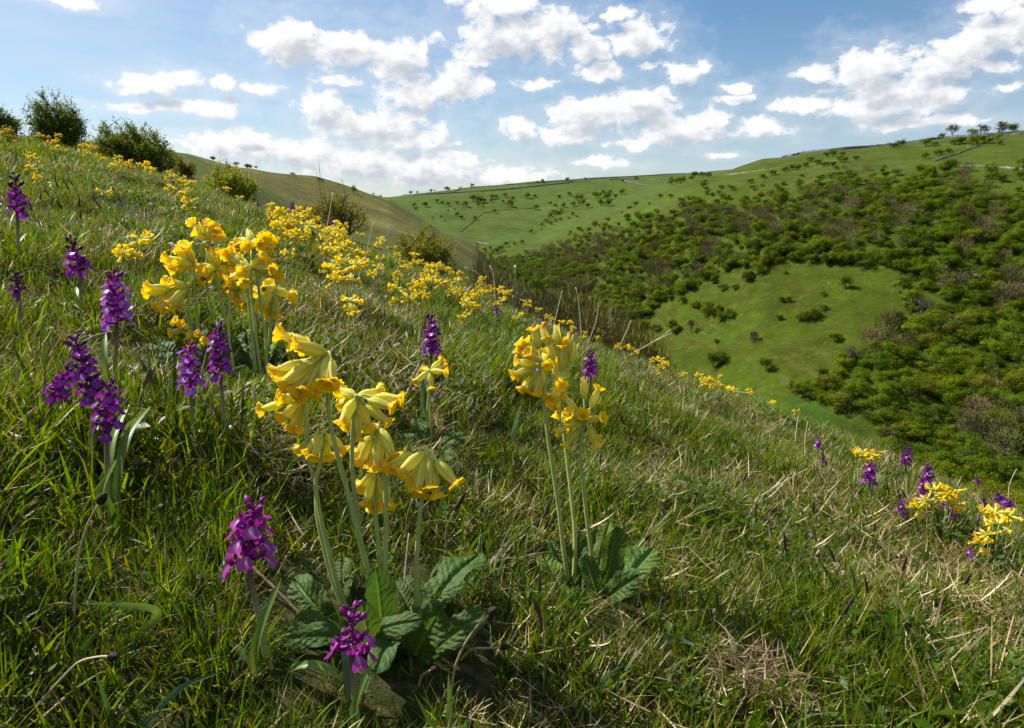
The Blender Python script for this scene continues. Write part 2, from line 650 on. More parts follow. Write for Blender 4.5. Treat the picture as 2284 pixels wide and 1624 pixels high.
def pchip(x, y, q):
    h = np.diff(x)
    d = np.diff(y) / h
    m = np.zeros_like(x)
    for i in range(1, len(x) - 1):
        if d[i - 1] * d[i] > 0:
            w1, w2 = 2 * h[i] + h[i - 1], h[i] + 2 * h[i - 1]
            m[i] = (w1 + w2) / (w1 / d[i - 1] + w2 / d[i])
    m[0], m[-1] = d[0], d[-1]
    k = np.clip(np.searchsorted(x, q, side='right') - 1, 0, len(x) - 2)
    t = (q - x[k]) / h[k]
    return (2 * t**3 - 3 * t**2 + 1) * y[k] + (t**3 - 2 * t**2 + t) * h[k] * m[k] + (-2 * t**3 + 3 * t**2) * y[k + 1] + (t**3 - t**2) * h[k] * m[k + 1]


RT = np.unique(np.concatenate([np.geomspace(0.05, 8, 130), np.geomspace(8, 100, 80), np.linspace(100, 560, 170), np.linspace(560, 1150, 60), np.linspace(1150, 2600, 12)]))
TT = np.radians(np.concatenate([np.arange(-180, -54, 4.0), np.arange(-54, 54, 0.25), np.arange(54, 180.1, 4.0)]))
ZT = np.zeros((len(TT), len(RT)))
for i, t in enumerate(TT):
    s_ = np.interp(t, ct, cs)
    c_ = np.interp(t, ct, cc)
    near = -H0 + s_ * RT - c_ * RT ** 2
    rk = np.array([np.interp(t, kt[k], kr[k]) for k in range(NK)])
    zk = np.array([np.interp(t, kt[k], kz[k]) for k in range(NK)])
    rn = np.array([5.0, 6.5, 8.0])
    zn = -H0 + s_ * rn - c_ * rn ** 2
    x = np.concatenate([rn, rk, [1500, 2700]])
    y = np.concatenate([zn, zk, [zk[-1] - 12, zk[-1] - 60]])
    far = pchip(x, y, np.maximum(RT, 5.0))
    w = np.clip((RT - 6.0) / 1.5, 0, 1)
    w = w * w * (3 - 2 * w)
    ZT[i] = near * (1 - w) + far * w
ZT += H0


def Htab(x, y):
    x = np.asarray(x, float)
    y = np.asarray(y, float)
    r = np.clip(np.hypot(x, y), RT[0], RT[-1] * 0.9999)
    t = np.clip(np.arctan2(x, y), TT[0], TT[-1] - 1e-9)
    i = np.clip(np.searchsorted(TT, t, side='right') - 1, 0, len(TT) - 2)
    j = np.clip(np.searchsorted(RT, r, side='right') - 1, 0, len(RT) - 2)
    a = (t - TT[i]) / (TT[i + 1] - TT[i])
    b = (r - RT[j]) / (RT[j + 1] - RT[j])
    return ZT[i, j] * (1 - a) * (1 - b) + ZT[i + 1, j] * a * (1 - b) + ZT[i, j + 1] * (1 - a) * b + ZT[i + 1, j + 1] * a * b


def Hz(x, y):
    x = np.asarray(x, float)
    y = np.asarray(y, float)
    r = np.hypot(x, y)
    z = Htab(x, y)
    nearw = np.clip(1.6 - r / 10, 0, 1) * np.clip(r / 0.5, 0.2, 1)
    z = z + nearw * (0.007 * sines(x, y, 22, 1) + 0.010 * sines(x, y, 8, 2))
    fw = np.clip((r - 15) / 60, 0, 1)
    z = z + fw * (0.35 * sines(x, y, 0.22, 3) + 0.8 * sines(x, y, 0.06, 4)) * np.clip(1.3 - r / 1000, 0.3, 1)
    return z


RS = np.unique(np.concatenate([np.geomspace(0.2, 12, 900), np.geomspace(12, 1400, 1400)]))


def hit(u, v, rmin=0.2, rmax=1400, lift=0.0):
    """where the sight line through (u, v) meets the ground (lifted by lift); on a miss the crest below it"""
    t, e = azel(u, v)
    R = RS[(RS >= rmin) & (RS <= rmax)]
    x, y = R * math.sin(t), R * math.cos(t)
    z = Hz(x, y) + lift - H0
    el = z / R
    k = np.nonzero(el >= e)[0]
    i = k[0] if len(k) else int(np.argmax(el))
    r = R[i]
    if len(k) and i > 0:
        e0, e1 = el[i - 1], el[i]
        r = R[i - 1] + (R[i] - R[i - 1]) * np.clip((e - e0) / (e1 - e0 + 1e-12), 0, 1)
    xx, yy = r * math.sin(t), r * math.cos(t)
    return np.array([xx, yy, float(Hz(xx, yy))]), bool(len(k))


def depth_of(p):
    return float(proj(p)[2])


def at_depth(u, v, d):
    return CAM + pix(u, v) * d


# ---- colours of the far land and the meshes
def in_poly(u, v, poly):
    u = np.asarray(u)
    v = np.asarray(v)
    ins = np.zeros(u.shape, bool)
    n = len(poly)
    for i in range(n):
        x1, y1 = poly[i]
        x2, y2 = poly[(i + 1) % n]
        c = ((y1 > v) != (y2 > v)) & (u < (x2 - x1) * (v - y1) / (y2 - y1 + 1e-12) + x1)
        ins ^= c
    return ins


CLEAR = [(1395, 735), (1470, 680), (1560, 625), (1640, 592), (1720, 577), (1830, 572), (1960, 590), (2090, 622), (2015, 680), (1965, 740), (1905, 795), (1880, 850), (1790, 880), (1770, 905),
         (1640, 885), (1500, 800)]
STRIP = [(1740, 893), (1800, 888), (1880, 930), (1985, 1000), (2120, 1070), (2090, 1120), (1900, 1010)]
WOODTOP = [(1040, 590), (1130, 552), (1280, 515), (1420, 460), (1560, 412), (1640, 428), (1760, 398), (1900, 372), (2010, 372), (2150, 372), (2250, 420), (2400, 430)]


def wood_top(u):
    return np.interp(u, [p[0] for p in WOODTOP], [p[1] for p in WOODTOP])


def land_tint(x, y, z):
    u, v, d = proj(np.stack([x, y, z], -1))
    r = np.hypot(x, y)
    t = np.arctan2(x, y)
    rspur = np.interp(t, kt[1], kr[1])
    rfoot = np.interp(t, kt[9], kr[9])
    base = np.tile(np.array([0.046, 0.070, 0.005]), (len(x), 1))           # pasture of the far side
    spur = np.array([0.115, 0.108, 0.026])
    olive = np.array([0.076, 0.096, 0.016])
    far_ = np.array([0.050, 0.082, 0.011])
    clear = np.array([0.041, 0.060, 0.003])
    wood = np.array([0.044, 0.068, 0.005])
    strip = np.array([0.030, 0.062, 0.005])
    fwt = np.clip((r - rfoot * 0.93) / 60, 0, 1)[:, None] * (u < 1720)[:, None]
    base = base * (1 - fwt) + far_ * fwt
    front = (d > 0)
    w = in_poly(u, v, CLEAR) & front & (r > 100) & (r < 460)
    base[w] = clear
    wd = front & (v > wood_top(u) + 45) & (u > 1080) & ~w & (r < 460) & (r > 120)
    base[wd] = wood
    st = in_poly(u, v, STRIP) & front & (r > 100) & (r < 300)
    base[st] = strip
    sp = np.clip((rspur * 1.12 - r) / (0.10 * rspur), 0, 1) * np.clip((math.radians(2.2) - t) / math.radians(2.5), 0, 1)
    nz = np.clip(0.5 + 0.6 * sines(x, y, 0.05, 9) + 0.5 * sines(x, y, 0.16, 12), 0, 1)[:, None]
    sc = spur * (1 - nz) + olive * nz
    base = base * (1 - sp[:, None]) + sc * sp[:, None]
    nr = np.clip((60 - r) / 50, 0, 1)[:, None]
    base = base * (1 - nr) + np.array([0.060, 0.075, 0.020]) * nr
    return base


def land_mesh(name, ti, ri, mat, tintf):
    T_, R_ = np.meshgrid(TT[ti], RT[ri], indexing='ij')
    x = R_ * np.sin(T_)
    y = R_ * np.cos(T_)
    z = Hz(x, y)
    V = np.stack([x, y, z], -1).reshape(-1, 3)
    n, m = len(ti), len(ri)
    I = np.arange(n * m).reshape(n, m)
    F = np.stack([I[:-1, :-1], I[:-1, 1:], I[1:, 1:], I[1:, :-1]], -1).reshape(-1, 4)
    return new_mesh(name, V, F, mat, tint=tintf(V[:, 0], V[:, 1], V[:, 2]))


M_TURF = ground_mat('turf_soil', (9.0, 45.0), rel=0.40, bumpd=0.02, bscale=60.0, straw=(0.16, 0.115, 0.055), sfac=(0.50, 0.66), sscale=70.0)
M_HILL = ground_mat('hill_turf', (0.035, 0.16, 0.9), rel=0.30, bumpd=0.5, bscale=0.9, straw=(0.105, 0.100, 0.018), sfac=(0.54, 0.80), sscale=0.22, tracks=0.28)
all_t = np.arange(len(TT))
jn = int(np.searchsorted(RT, 9.0))
obj('hillside', land_mesh('hillside', all_t, np.arange(0, jn + 1), M_TURF, lambda x, y, z: np.tile(np.array([0.040, 0.052, 0.012]), (len(x), 1))), kind='structure')
j3 = int(np.searchsorted(RT, 345.0))
ia = int(np.searchsorted(TT, math.radians(2.0)))
obj('hill', land_mesh("spur_hill", np.arange(0, ia + 1), np.arange(jn, j3 + 1), M_HILL, land_tint), kind='structure')
obj('dale_side', land_mesh('dale_side', np.arange(ia, len(TT)), np.arange(jn, j3 + 1), M_HILL, land_tint), kind='structure')
obj('far_hill', land_mesh('far_hill', all_t, np.arange(j3, len(RT)), M_HILL, land_tint), kind='structure')

# ---------------------------------------------------------------- grass
M_GRASS = plant_mat('grass_blade', None, trans=0.5, rough=0.45, spec=0.28, var=0.25, hue=0.018, sat=1.16)
M_STRAW = plant_mat('dry_grass', None, trans=0.25, rough=0.55, spec=0.3, var=0.22, hue=0.01, tcol=(1.05, 1.0, 0.85))


def blades(r, n, rad, L, Wd, lean, curl, cols, droop=0.0, seg=4, zlift=0.0):
    """n curved blades in a tuft; L, Wd ranges; lean = starting tilt range, curl = extra bend"""
    Vs, Fs, Ts = [], [], []
    cols = np.asarray(cols, float)
    for i in range(n):
        a = r.uniform(0, 2 * math.pi)
        rr = rad * math.sqrt(r.uniform())
        p = np.array([rr * math.cos(a), rr * math.sin(a), zlift * r.uniform() - 0.004])
        az = a + r.normal(0, 1.1) if r.uniform() < 0.6 else r.uniform(0, 2 * math.pi)
        tl = r.uniform(*lean)
        le = r.uniform(*L)
        w = r.uniform(*Wd)
        cu = r.uniform(*curl)
        tw = r.normal(0, 0.5)
        ds = le / seg
        side0 = np.array([-math.sin(az), math.cos(az), 0])
        col = cols[r.integers(len(cols))] * r.uniform(0.8, 1.25)
        base = len(Vs)
        for k in range(seg + 1):
            t = k / seg
            d = np.array([math.cos(az) * math.sin(tl), math.sin(az) * math.sin(tl), math.cos(tl)])
            nn = np.cross(side0, d)
            sd = side0 * math.cos(tw * t) + nn * math.sin(tw * t)
            ww = w * (1 - t ** 2.2) * (0.75 + 0.5 * min(t * 3, 1)) * 0.5
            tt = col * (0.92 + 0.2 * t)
            if k < seg:
                Vs.append(p - sd * ww)
                Vs.append(p + sd * ww)
                Ts += [tt, tt]
            else:
                Vs.append(p)
                Ts.append(tt)
            p = p + d * ds
            tl += cu / seg * (0.4 + 1.2 * t) + droop * t / seg
        for k in range(seg - 1):
            b = base + 2 * k
            Fs.append((b, b + 1, b + 3, b + 2))
        b = base + 2 * (seg - 1)
        Fs.append((b, b + 1, b + 2))
    return np.array(Vs), Fs, np.array(Ts)


G1 = [(0.085, 0.130, 0.007), (0.115, 0.160, 0.009), (0.042, 0.078, 0.008), (0.125, 0.160, 0.011), (0.060, 0.105, 0.012), (0.100, 0.110, 0.014)]
G2 = [(0.125, 0.170, 0.012), (0.110, 0.160, 0.012), (0.170, 0.160, 0.024)]
GB = [(0.052, 0.095, 0.028), (0.055, 0.100, 0.018), (0.075, 0.120, 0.030)]
ST = [(0.32, 0.23, 0.105), (0.40, 0.31, 0.17), (0.21, 0.13, 0.05), (0.48, 0.39, 0.25), (0.14, 0.085, 0.035)]


def join_parts(parts):
    V, F, T, n = [], [], [], 0
    M = []
    for v, f, t, m in parts:
        V.append(v)
        T.append(t)
        F += [tuple(i + n for i in q) for q in f]
        M += [m] * len(f)
        n += len(v)
    return np.concatenate(V), F, np.concatenate(T), M


def tuft_obj(kind, i, r):
    P = []
    if kind == 'fine':
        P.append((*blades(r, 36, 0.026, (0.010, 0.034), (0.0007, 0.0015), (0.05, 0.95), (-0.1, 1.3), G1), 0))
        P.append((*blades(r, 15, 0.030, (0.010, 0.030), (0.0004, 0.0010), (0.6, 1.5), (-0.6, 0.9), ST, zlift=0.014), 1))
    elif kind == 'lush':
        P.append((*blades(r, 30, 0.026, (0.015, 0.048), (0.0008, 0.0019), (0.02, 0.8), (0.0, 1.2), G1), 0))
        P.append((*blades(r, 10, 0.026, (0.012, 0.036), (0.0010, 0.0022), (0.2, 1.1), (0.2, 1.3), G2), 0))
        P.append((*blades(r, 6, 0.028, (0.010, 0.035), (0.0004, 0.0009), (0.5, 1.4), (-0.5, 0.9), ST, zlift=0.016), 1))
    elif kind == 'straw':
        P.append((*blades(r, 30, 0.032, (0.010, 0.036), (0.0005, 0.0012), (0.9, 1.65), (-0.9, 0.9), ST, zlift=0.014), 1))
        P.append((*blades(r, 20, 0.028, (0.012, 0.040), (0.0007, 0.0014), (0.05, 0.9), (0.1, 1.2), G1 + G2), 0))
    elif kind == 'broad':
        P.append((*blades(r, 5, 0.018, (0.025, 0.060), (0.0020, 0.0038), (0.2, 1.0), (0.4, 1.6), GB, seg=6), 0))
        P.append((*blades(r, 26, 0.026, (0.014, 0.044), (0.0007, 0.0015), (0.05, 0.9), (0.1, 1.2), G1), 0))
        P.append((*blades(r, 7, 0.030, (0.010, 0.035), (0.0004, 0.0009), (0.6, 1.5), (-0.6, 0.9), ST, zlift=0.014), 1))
    elif kind == 'herb':
        # short round-leaved herbs and moss between the grass
        V, F, T = [], [], []
        for k in range(40):
            a, rr = r.uniform(0, 6.28), 0.028 * math.sqrt(r.uniform())
            c = np.array([rr * math.cos(a), rr * math.sin(a), r.uniform(0.004, 0.020)])
            nrm = unit([r.normal(0, .5), r.normal(0, .5), 1])
            ax = unit(np.cross(nrm, [math.cos(a * 3), math.sin(a * 3), 0.1]))
            ay = np.cross(nrm, ax)
            s = r.uniform(0.0013, 0.0034)
            l = s * r.uniform(1.3, 2.6)
            b = len(V)
            V += [c - ax * l, c - ax * l * .3 + ay * s + nrm * s * .3, c + ax * l, c - ax * l * .3 - ay * s + nrm * s * .3]
            cl = np.array([(0.045, 0.085, 0.012), (0.07, 0.115, 0.014), (0.085, 0.12, 0.02)][r.integers(3)]) * r.uniform(.8, 1.2)
            T += [cl] * 4
            F += [(b, b + 1, b + 2), (b, b + 2, b + 3)]
        P.append((np.array(V), F, np.array(T), 0))
        P.append((*blades(r, 22, 0.026, (0.015, 0.045), (0.0007, 0.0014), (0.05, 0.9), (0.1, 1.0), G1), 0))
    V, F, T, M = join_parts(P)
    me = new_mesh('tuft_' + kind, V, F, [M_GRASS, M_STRAW], M, T)
    return bpy.data.objects.new('turf_tuft_%02d' % i, me)


def scatter_group(name, src):
    c = bpy.data.collections.new(name + '_shapes')
    for o in src:
        c.objects.link(o)
    g = bpy.data.node_groups.new(name, 'GeometryNodeTree')
    g.interface.new_socket('Geometry', in_out='INPUT', socket_type='NodeSocketGeometry')
    g.interface.new_socket('Geometry', in_out='OUTPUT', socket_type='NodeSocketGeometry')
    N, L = g.nodes, g.links
    gi, go = N.new('NodeGroupInput'), N.new('NodeGroupOutput')
    ci = N.new('GeometryNodeCollectionInfo')
    ci.inputs['Collection'].default_value = c
    ci.inputs['Separate Children'].default_value = True
    ci.inputs['Reset Children'].default_value = True
    ip = N.new('GeometryNodeInstanceOnPoints')
    ip.inputs['Pick Instance'].default_value = True

    def attr(nm, ty):
        a = N.new('GeometryNodeInputNamedAttribute')
        a.data_type = ty
        a.inputs['Name'].default_value = nm
        return a.outputs['Attribute']
    e2r = N.new('FunctionNodeEulerToRotation')
    L.new(attr('turn', 'FLOAT_VECTOR'), e2r.inputs[0])
    L.new(gi.outputs[0], ip.inputs['Points'])
    L.new(ci.outputs[0], ip.inputs['Instance'])
    L.new(attr('pick', 'INT'), ip.inputs['Instance Index'])
    L.new(e2r.outputs[0], ip.inputs['Rotation'])
    L.new(attr('size', 'FLOAT_VECTOR'), ip.inputs['Scale'])
    L.new(ip.outputs[0], go.inputs[0])
    return g


def scatter_obj(name, P, pick, turn, size, src, **props):
    me = bpy.data.meshes.new(name)
    me.vertices.add(len(P))
    me.vertices.foreach_set('co', np.asarray(P, np.float32).reshape(-1))
    a = me.attributes.new('pick', 'INT', 'POINT')
    a.data.foreach_set('value', np.asarray(pick, np.int32))
    a = me.attributes.new('turn', 'FLOAT_VECTOR', 'POINT')
    a.data.foreach_set('vector', np.asarray(turn, np.float32).reshape(-1))
    a = me.attributes.new('size', 'FLOAT_VECTOR', 'POINT')
    size = np.asarray(size, np.float32)
    if size.ndim == 1:
        size = np.repeat(size[:, None], 3, 1)
    a.data.foreach_set('vector', np.ascontiguousarray(size).reshape(-1))
    o = obj(name, me, **props)
    md = o.modifiers.new('scatter', 'NODES')
    md.node_group = scatter_group(name, src)
    return o


KINDS_ = ['fine'] * 4 + ['lush'] * 4 + ['straw'] * 4 + ['broad'] * 3 + ['herb'] * 3
tr_ = np.random.default_rng(5)
TUFTS = [tuft_obj(k, i, tr_) for i, k in enumerate(KINDS_)]
KIDX = {k: [i for i, q in enumerate(KINDS_) if q == k] for k in set(KINDS_)}


def ring_points(r0, r1, t0, t1, spacing, r):
    area = 0.5 * (r1 * r1 - r0 * r0) * (t1 - t0)
    n = int(area / spacing ** 2)
    R = np.sqrt(r.uniform(r0 * r0, r1 * r1, n))
    T = r.uniform(t0, t1, n)
    return np.stack([R * np.sin(T), R * np.cos(T)], -1)



# ---------------------------------------------------------------- cowslips
M_STEM = plant_mat('flower_stem', None, trans=0.12, rough=0.6, spec=0.25, var=0.06, hue=0.005, bump=0.25, bscale=900.0, mottle=0.12, mscale=120)
M_CALYX = plant_mat('calyx', None, trans=0.48, rough=0.6, spec=0.25, var=0.07, hue=0.006, bump=0.15, bscale=700.0, tcol=(1.12, 1.05, 0.65))
M_PETAL = plant_mat('yellow_petal', None, trans=0.42, rough=0.5, spec=0.25, var=0.06, hue=0.006, mottle=0.06, mscale=300, tcol=(1.05, 1.03, 0.6))
M_LEAF = plant_mat('cowslip_leaf', None, trans=0.32, rough=0.58, spec=0.2, var=0.08, hue=0.008, bump=0.5, bscale=420.0, mottle=0.14, mscale=60, tcol=(1.5, 1.5, 0.5))
M_ORCHID = plant_mat('orchid_petal', None, trans=0.32, rough=0.45, spec=0.35, var=0.14, hue=0.012, mottle=0.15, mscale=260, tcol=(1.15, 0.9, 1.15))
M_OLEAF = plant_mat('orchid_leaf', None, trans=0.34, rough=0.4, spec=0.45, var=0.1, hue=0.01, mottle=0.12, mscale=50)
M_DARK = plant_mat('seed_head', None, trans=0.0, rough=0.8, spec=0.2, var=0.15, hue=0.01, bump=0.5, bscale=600.0)
M_TWIG = plant_mat('dry_twig', None, trans=0.0, rough=0.8, spec=0.15, var=0.12, hue=0.01, bump=0.4, bscale=300.0, mottle=0.2, mscale=60)

C_STEM = np.array((0.38, 0.45, 0.12))
C_PED = np.array((0.58, 0.60, 0.16))
C_CAL = np.array((0.80, 0.75, 0.10))
C_CALT = np.array((0.88, 0.82, 0.20))
C_YEL = np.array((0.93, 0.67, 0.009))
C_ORG = np.array((0.86, 0.46, 0.008))
C_WITH = np.array((0.42, 0.16, 0.03))
C_LEAF = np.array((0.054, 0.102, 0.018))
C_RIB = np.array((0.24, 0.34, 0.10))


def basis(d):
    d = unit(d)
    a = np.array([0, 0, 1.0]) if abs(d[2]) < 0.9 else np.array([1.0, 0, 0])
    x = unit(np.cross(a, d))
    return x, np.cross(d, x), d


def revolve(p, d, zs, rs, k, mod=None, spin=0.0):
    """rings round the axis d from p; mod(ring, angle) -> (radius factor, extra along the axis)"""
    x, y, d = basis(d)
    a = np.arange(k) * 2 * math.pi / k + spin
    V = []
    for i, (z, r) in enumerate(zip(zs, rs)):
        fr, ez = (1.0, 0.0) if mod is None else mod(i, a - spin)
        R = r * fr * np.ones(k)
        V.append(p + np.outer(np.cos(a) * R, x) + np.outer(np.sin(a) * R, y) + np.outer(z + ez * np.ones(k), d))
    F = []
    for i in range(len(zs) - 1):
        for j in range(k):
            j2 = (j + 1) % k
            F.append((i * k + j, i * k + j2, (i + 1) * k + j2, (i + 1) * k + j))
    return np.concatenate(V), F


def cow_flower(r, N0, Mo, s, kind='open', lod=0, sag=None):
    """one flower: (pedicel, calyx, corolla) as vertex/face/tint; N0 node, Mo mouth, s calyx length"""
    N0, Mo = np.asarray(N0, float), np.asarray(Mo, float)
    w = Mo - N0
    dist = np.linalg.norm(w)
    dirn = unit(w)
    if kind == 'bud' or sag == 'up':
        ax = unit(dirn + np.array([0, 0, 0.5]))
    else:
        hz = 0.08 if sag is None else sag
        ax = unit(dirn + np.array([0, 0, -hz]))
    lc = min(s, dist * 0.8)
    cor = 0.30 * s
    B = Mo - ax * (lc + cor * 0.6)
    horiz = unit(np.array([w[0], w[1], 0]) + 1e-6)
    pd = np.linalg.norm(B - N0)
    lift = max(0.3 * s, 0.35 * pd)
    P1 = N0 + horiz * 0.15 * pd + np.array([0, 0, lift * (1.1 if sag is None or isinstance(sag, float) else 1.0)])
    P2 = B - ax * max(0.25 * s, 0.35 * pd)
    t = np.linspace(0, 1, 9 if lod == 0 else 5)[:, None]
    path = (1 - t) ** 3 * N0 + 3 * (1 - t) ** 2 * t * P1 + 3 * (1 - t) * t * t * P2 + t ** 3 * B
    k1 = 6 if lod == 0 else 4
    ped = tube(path, np.linspace(0.036, 0.050, len(path)) * s, k1, cap=False)
    k = 20 if lod == 0 else 8
    sp = r.uniform(0, 6.28)
    fat = r.uniform(0.92, 1.12)
    zs = np.array([0.0, 0.05, 0.16, 0.34, 0.54, 0.74, 0.90, 1.0]) * lc
    rs = np.array([0.045, 0.085, 0.142, 0.192, 0.198, 0.166, 0.138, 0.130]) * s * fat
    if lod:
        zs, rs = zs[[0, 2, 4, 6, 7]], rs[[0, 2, 4, 6, 7]]
    last = len(zs) - 1

    def cm(i, a):
        rib = 1 + 0.125 * np.cos(5 * a) * (0.3 if i == 0 else 1)
        if i == last:
            return rib * 1.02, 0.13 * lc * np.cos(5 * a)
        if i == last - 1:
            return rib, 0.03 * lc * np.cos(5 * a)
        return rib, 0.0
    cal = revolve(B, ax, zs, rs, k, cm, sp)
    a = np.arange(k) * 2 * math.pi / k
    tin = []
    for i in range(len(zs)):
        f = i / last
        ridge = 0.5 + 0.5 * np.cos(5 * a)
        col = (C_PED * (1 - min(1, f * 3)) + C_CAL * min(1, f * 3)) if f < 0.34 else C_CAL * (1 - f) + C_CALT * f
        tin.append(col[None, :] * (0.84 + 0.18 * ridge[:, None]) * np.stack([0.90 + 0.10 * ridge, 0.97 + 0.03 * ridge, 0.95 + 0.05 * ridge], 1))
    ctint = np.concatenate(tin) * r.uniform(0.94, 1.06)
    # corolla
    out_ = None
    if kind in ('open', 'small'):
        sz = s * ((0.365 if lod == 0 else 0.37) if kind == 'open' else 0.24) * r.uniform(0.9, 1.1)
        kk = 40 if lod == 0 else 10
        z0 = lc * 0.84
        fl = r.uniform(0.5, 1.0)
        cz = np.array([0.0, 0.14, 0.25, 0.33, 0.37, 0.36]) * s
        cr = np.array([0.10 * s, 0.125 * s, 0.55 * sz + .05 * s, 0.78 * sz, 1.0 * sz, 1.08 * sz])
        if lod:
            cz, cr = cz[[0, 2, 4]], cr[[0, 2, 5]]
        lr = len(cz) - 1
        wob = r.normal(0, 0.06, 5)

        def fm(i, a):
            f = i / lr
            b = np.mod(a * 5 / (2 * math.pi), 1.0)
            idx = np.floor(np.mod(a * 5 / (2 * math.pi), 5)).astype(int) % 5
            lobe = np.abs(np.sin(b * math.pi)) ** 0.45
            notch = 0.16 * np.exp(-((b - 0.5) / 0.10) ** 2)
            g = max(0, (f - 0.35) / 0.65)
            rad = 1 - g * (0.44 * (1 - lobe) + notch)
            ez = s * g * (0.06 * (1 - lobe) - 0.05 * fl * g + wob[idx] * 0.5)
            return rad, ez
        cv, cf = revolve(B + ax * z0, ax, cz, cr, kk, fm, sp + 0.3)
        tin = []
        for i in range(len(cz)):
            f = i / lr
            tin.append(np.tile((C_ORG * max(0, 1 - 2.2 * abs(f - 0.22)) * 0.6 + C_YEL * (1 - max(0, 1 - 2.2 * abs(f - 0.22)) * 0.6))[None, :], (kk, 1)))
        # closed throat
        th_ = len(cv)
        cv = np.vstack([cv, B + ax * (z0 + 0.02 * s)])
        cf = cf + [((j + 1) % kk, j, th_) for j in range(kk)]
        tin.append(C_ORG[None, :] * 0.8)
        out_ = (cv, cf, np.concatenate(tin) * r.uniform(0.94, 1.05))
    elif kind == 'withered':
        kk = 10 if lod == 0 else 6
        zz = np.array([0, 0.12, 0.24, 0.33]) * s
        rr = np.array([0.11, 0.10, 0.12, 0.05]) * s
        jit = r.uniform(0.6, 1.4, (4, kk))
        cv, cf = revolve(B + ax * lc * 0.9, unit(ax + r.normal(0, 0.25, 3)), zz, rr, kk, lambda i, a: (jit[i], 0.03 * s * np.sin(3 * a)), sp)
        out_ = (cv, cf, np.tile(C_WITH * r.uniform(0.7, 1.5), (len(cv), 1)))
    return (ped[0], ped[1], np.tile(C_PED, (len(ped[0]), 1))), (cal[0], cal[1], ctint), out_


def add_flower(parent, org, f):
    ped, cal, cor = f
    fo = obj('flower', new_mesh('calyx', cal[0] - org, cal[1], M_CALYX, tint=cal[2]), parent)
    obj('pedicel', new_mesh('pedicel', ped[0] - org, ped[1], M_STEM, tint=ped[2]), fo)
    if cor is not None:
        obj('corolla', new_mesh('corolla', cor[0] - org, cor[1], M_PETAL, tint=cor[2]), fo)
    return fo


def stem_mesh(path, r0, r1, org, c0=C_STEM * 0.8, c1=C_STEM, k=9, n=22):
    P = smooth_path(path, n)
    V, F = tube(P, np.linspace(r0, r1, n), k)
    t = np.repeat(np.linspace(0, 1, n), k)[:, None]
    return new_mesh('stem', V - org, F, M_STEM, tint=c0 * (1 - t) + c1 * t)


def leaf_mesh(r, b, tip, width, org, up=(0, 0, 1), arch=0.25, fold=0.35, wr=1.0, nu=96, nv=27, col=C_LEAF, rib=C_RIB, petiole=0.22, mat=None, tipw=0.72, curl=0.0):
    """crinkled tongue-shaped leaf from b to tip"""
    b, tip = np.asarray(b, float), np.asarray(tip, float)
    L = np.linalg.norm(tip - b)
    d = unit(tip - b)
    up = unit(np.asarray(up, float) - d * np.dot(up, d))
    side = np.cross(d, up)
    t = np.linspace(0, 1, nu)
    s = np.linspace(-1, 1, nv)
    T, S_ = np.meshgrid(t, s, indexing='ij')
    ctr = b[None, :] + np.outer(t, tip - b) + np.outer(np.sin(t * math.pi) * arch * L + curl * L * np.clip(t - 0.6, 0, 1) ** 2 * -2.0, up)
    pw = petiole
    prof = np.where(t < pw, 0.16 + 0.55 * (t / pw) ** 2.2, 0.0)
    tt = np.clip((t - pw) / (1 - pw), 0, 1)
    bl = np.where(t >= pw, 0.71 + 0.29 * np.sin(np.clip(tt / 0.55, 0, 1) * math.pi / 2), prof)
    end = np.sqrt(np.clip(1 - np.clip((tt - tipw) / (1 - tipw), 0, 1) ** 2.0, 0, 1))
    hw = width * 0.5 * bl * end + 1e-5
    ph1, ph2 = r.uniform(0, 6.28, 2)
    edge = 1 + 0.05 * np.sin(t * 46 + ph1) + 0.04 * np.sin(t * 23 + ph2)
    X = S_ * (hw * edge)[:, None]
    q = np.abs(S_)
    Z = fold * q ** 1.3 * hw[:, None] * (1 - 0.4 * T)
    jag = 0.16 * np.sin(T * 17 + S_ * 5 + ph1) + 0.12 * np.sin(T * 41 - S_ * 11 + ph2)
    vein = np.abs(np.sin((T * 10.5 - q * 1.9 + jag) * math.pi))
    vein2 = np.abs(np.sin((T * 6 + q * 9.0 + np.sin(T * 30 + S_ * 4 + ph1) * 0.22 + jag) * math.pi))
    wr = wr * 1.7
    puff = (vein ** 0.7) * (0.55 + 0.45 * vein2 ** 0.7) * np.clip((T - 0.12) * 4, 0, 1) * np.clip(q * 5, 0, 1) * np.clip((1.06 - q) * 4, 0, 1)
    Z = Z + wr * 0.036 * width * puff + 0.10 * width * np.sin(T * 15 + ph2 + np.sign(S_) * 0.8) * q ** 2 * wr * 0.6
    Z = Z - 0.06 * width * np.exp(-(S_ / 0.10) ** 2) * wr
    V = ctr[:, None, :] + X[..., None] * side + Z[..., None] * up
    ribf = np.exp(-(S_ / 0.075) ** 2) * (1 - 0.7 * T)
    ribf = np.maximum(ribf, 0.28 * (1 - vein) ** 5 * (1 - q * .5) * np.clip(T * 5 - .6, 0, 1))
    tint = col * (1 - ribf[..., None]) + rib * ribf[..., None]
    tint = tint * (0.90 + 0.16 * puff[..., None])
    I = np.arange(nu * nv).reshape(nu, nv)
    F = np.stack([I[:-1, :-1], I[:-1, 1:], I[1:, 1:], I[1:, :-1]], -1).reshape(-1, 4)
    return new_mesh('leaf', V.reshape(-1, 3) - org, F, mat or M_LEAF, tint=tint.reshape(-1, 3))


def root(name, label, cat, p, group=None, rz=0.0, sc=None):
    return obj(name, None, loc=p, rz=rz, sc=sc, label=label, category=cat, group=group)


fr = np.random.default_rng(77)
KEEP_OUT = []


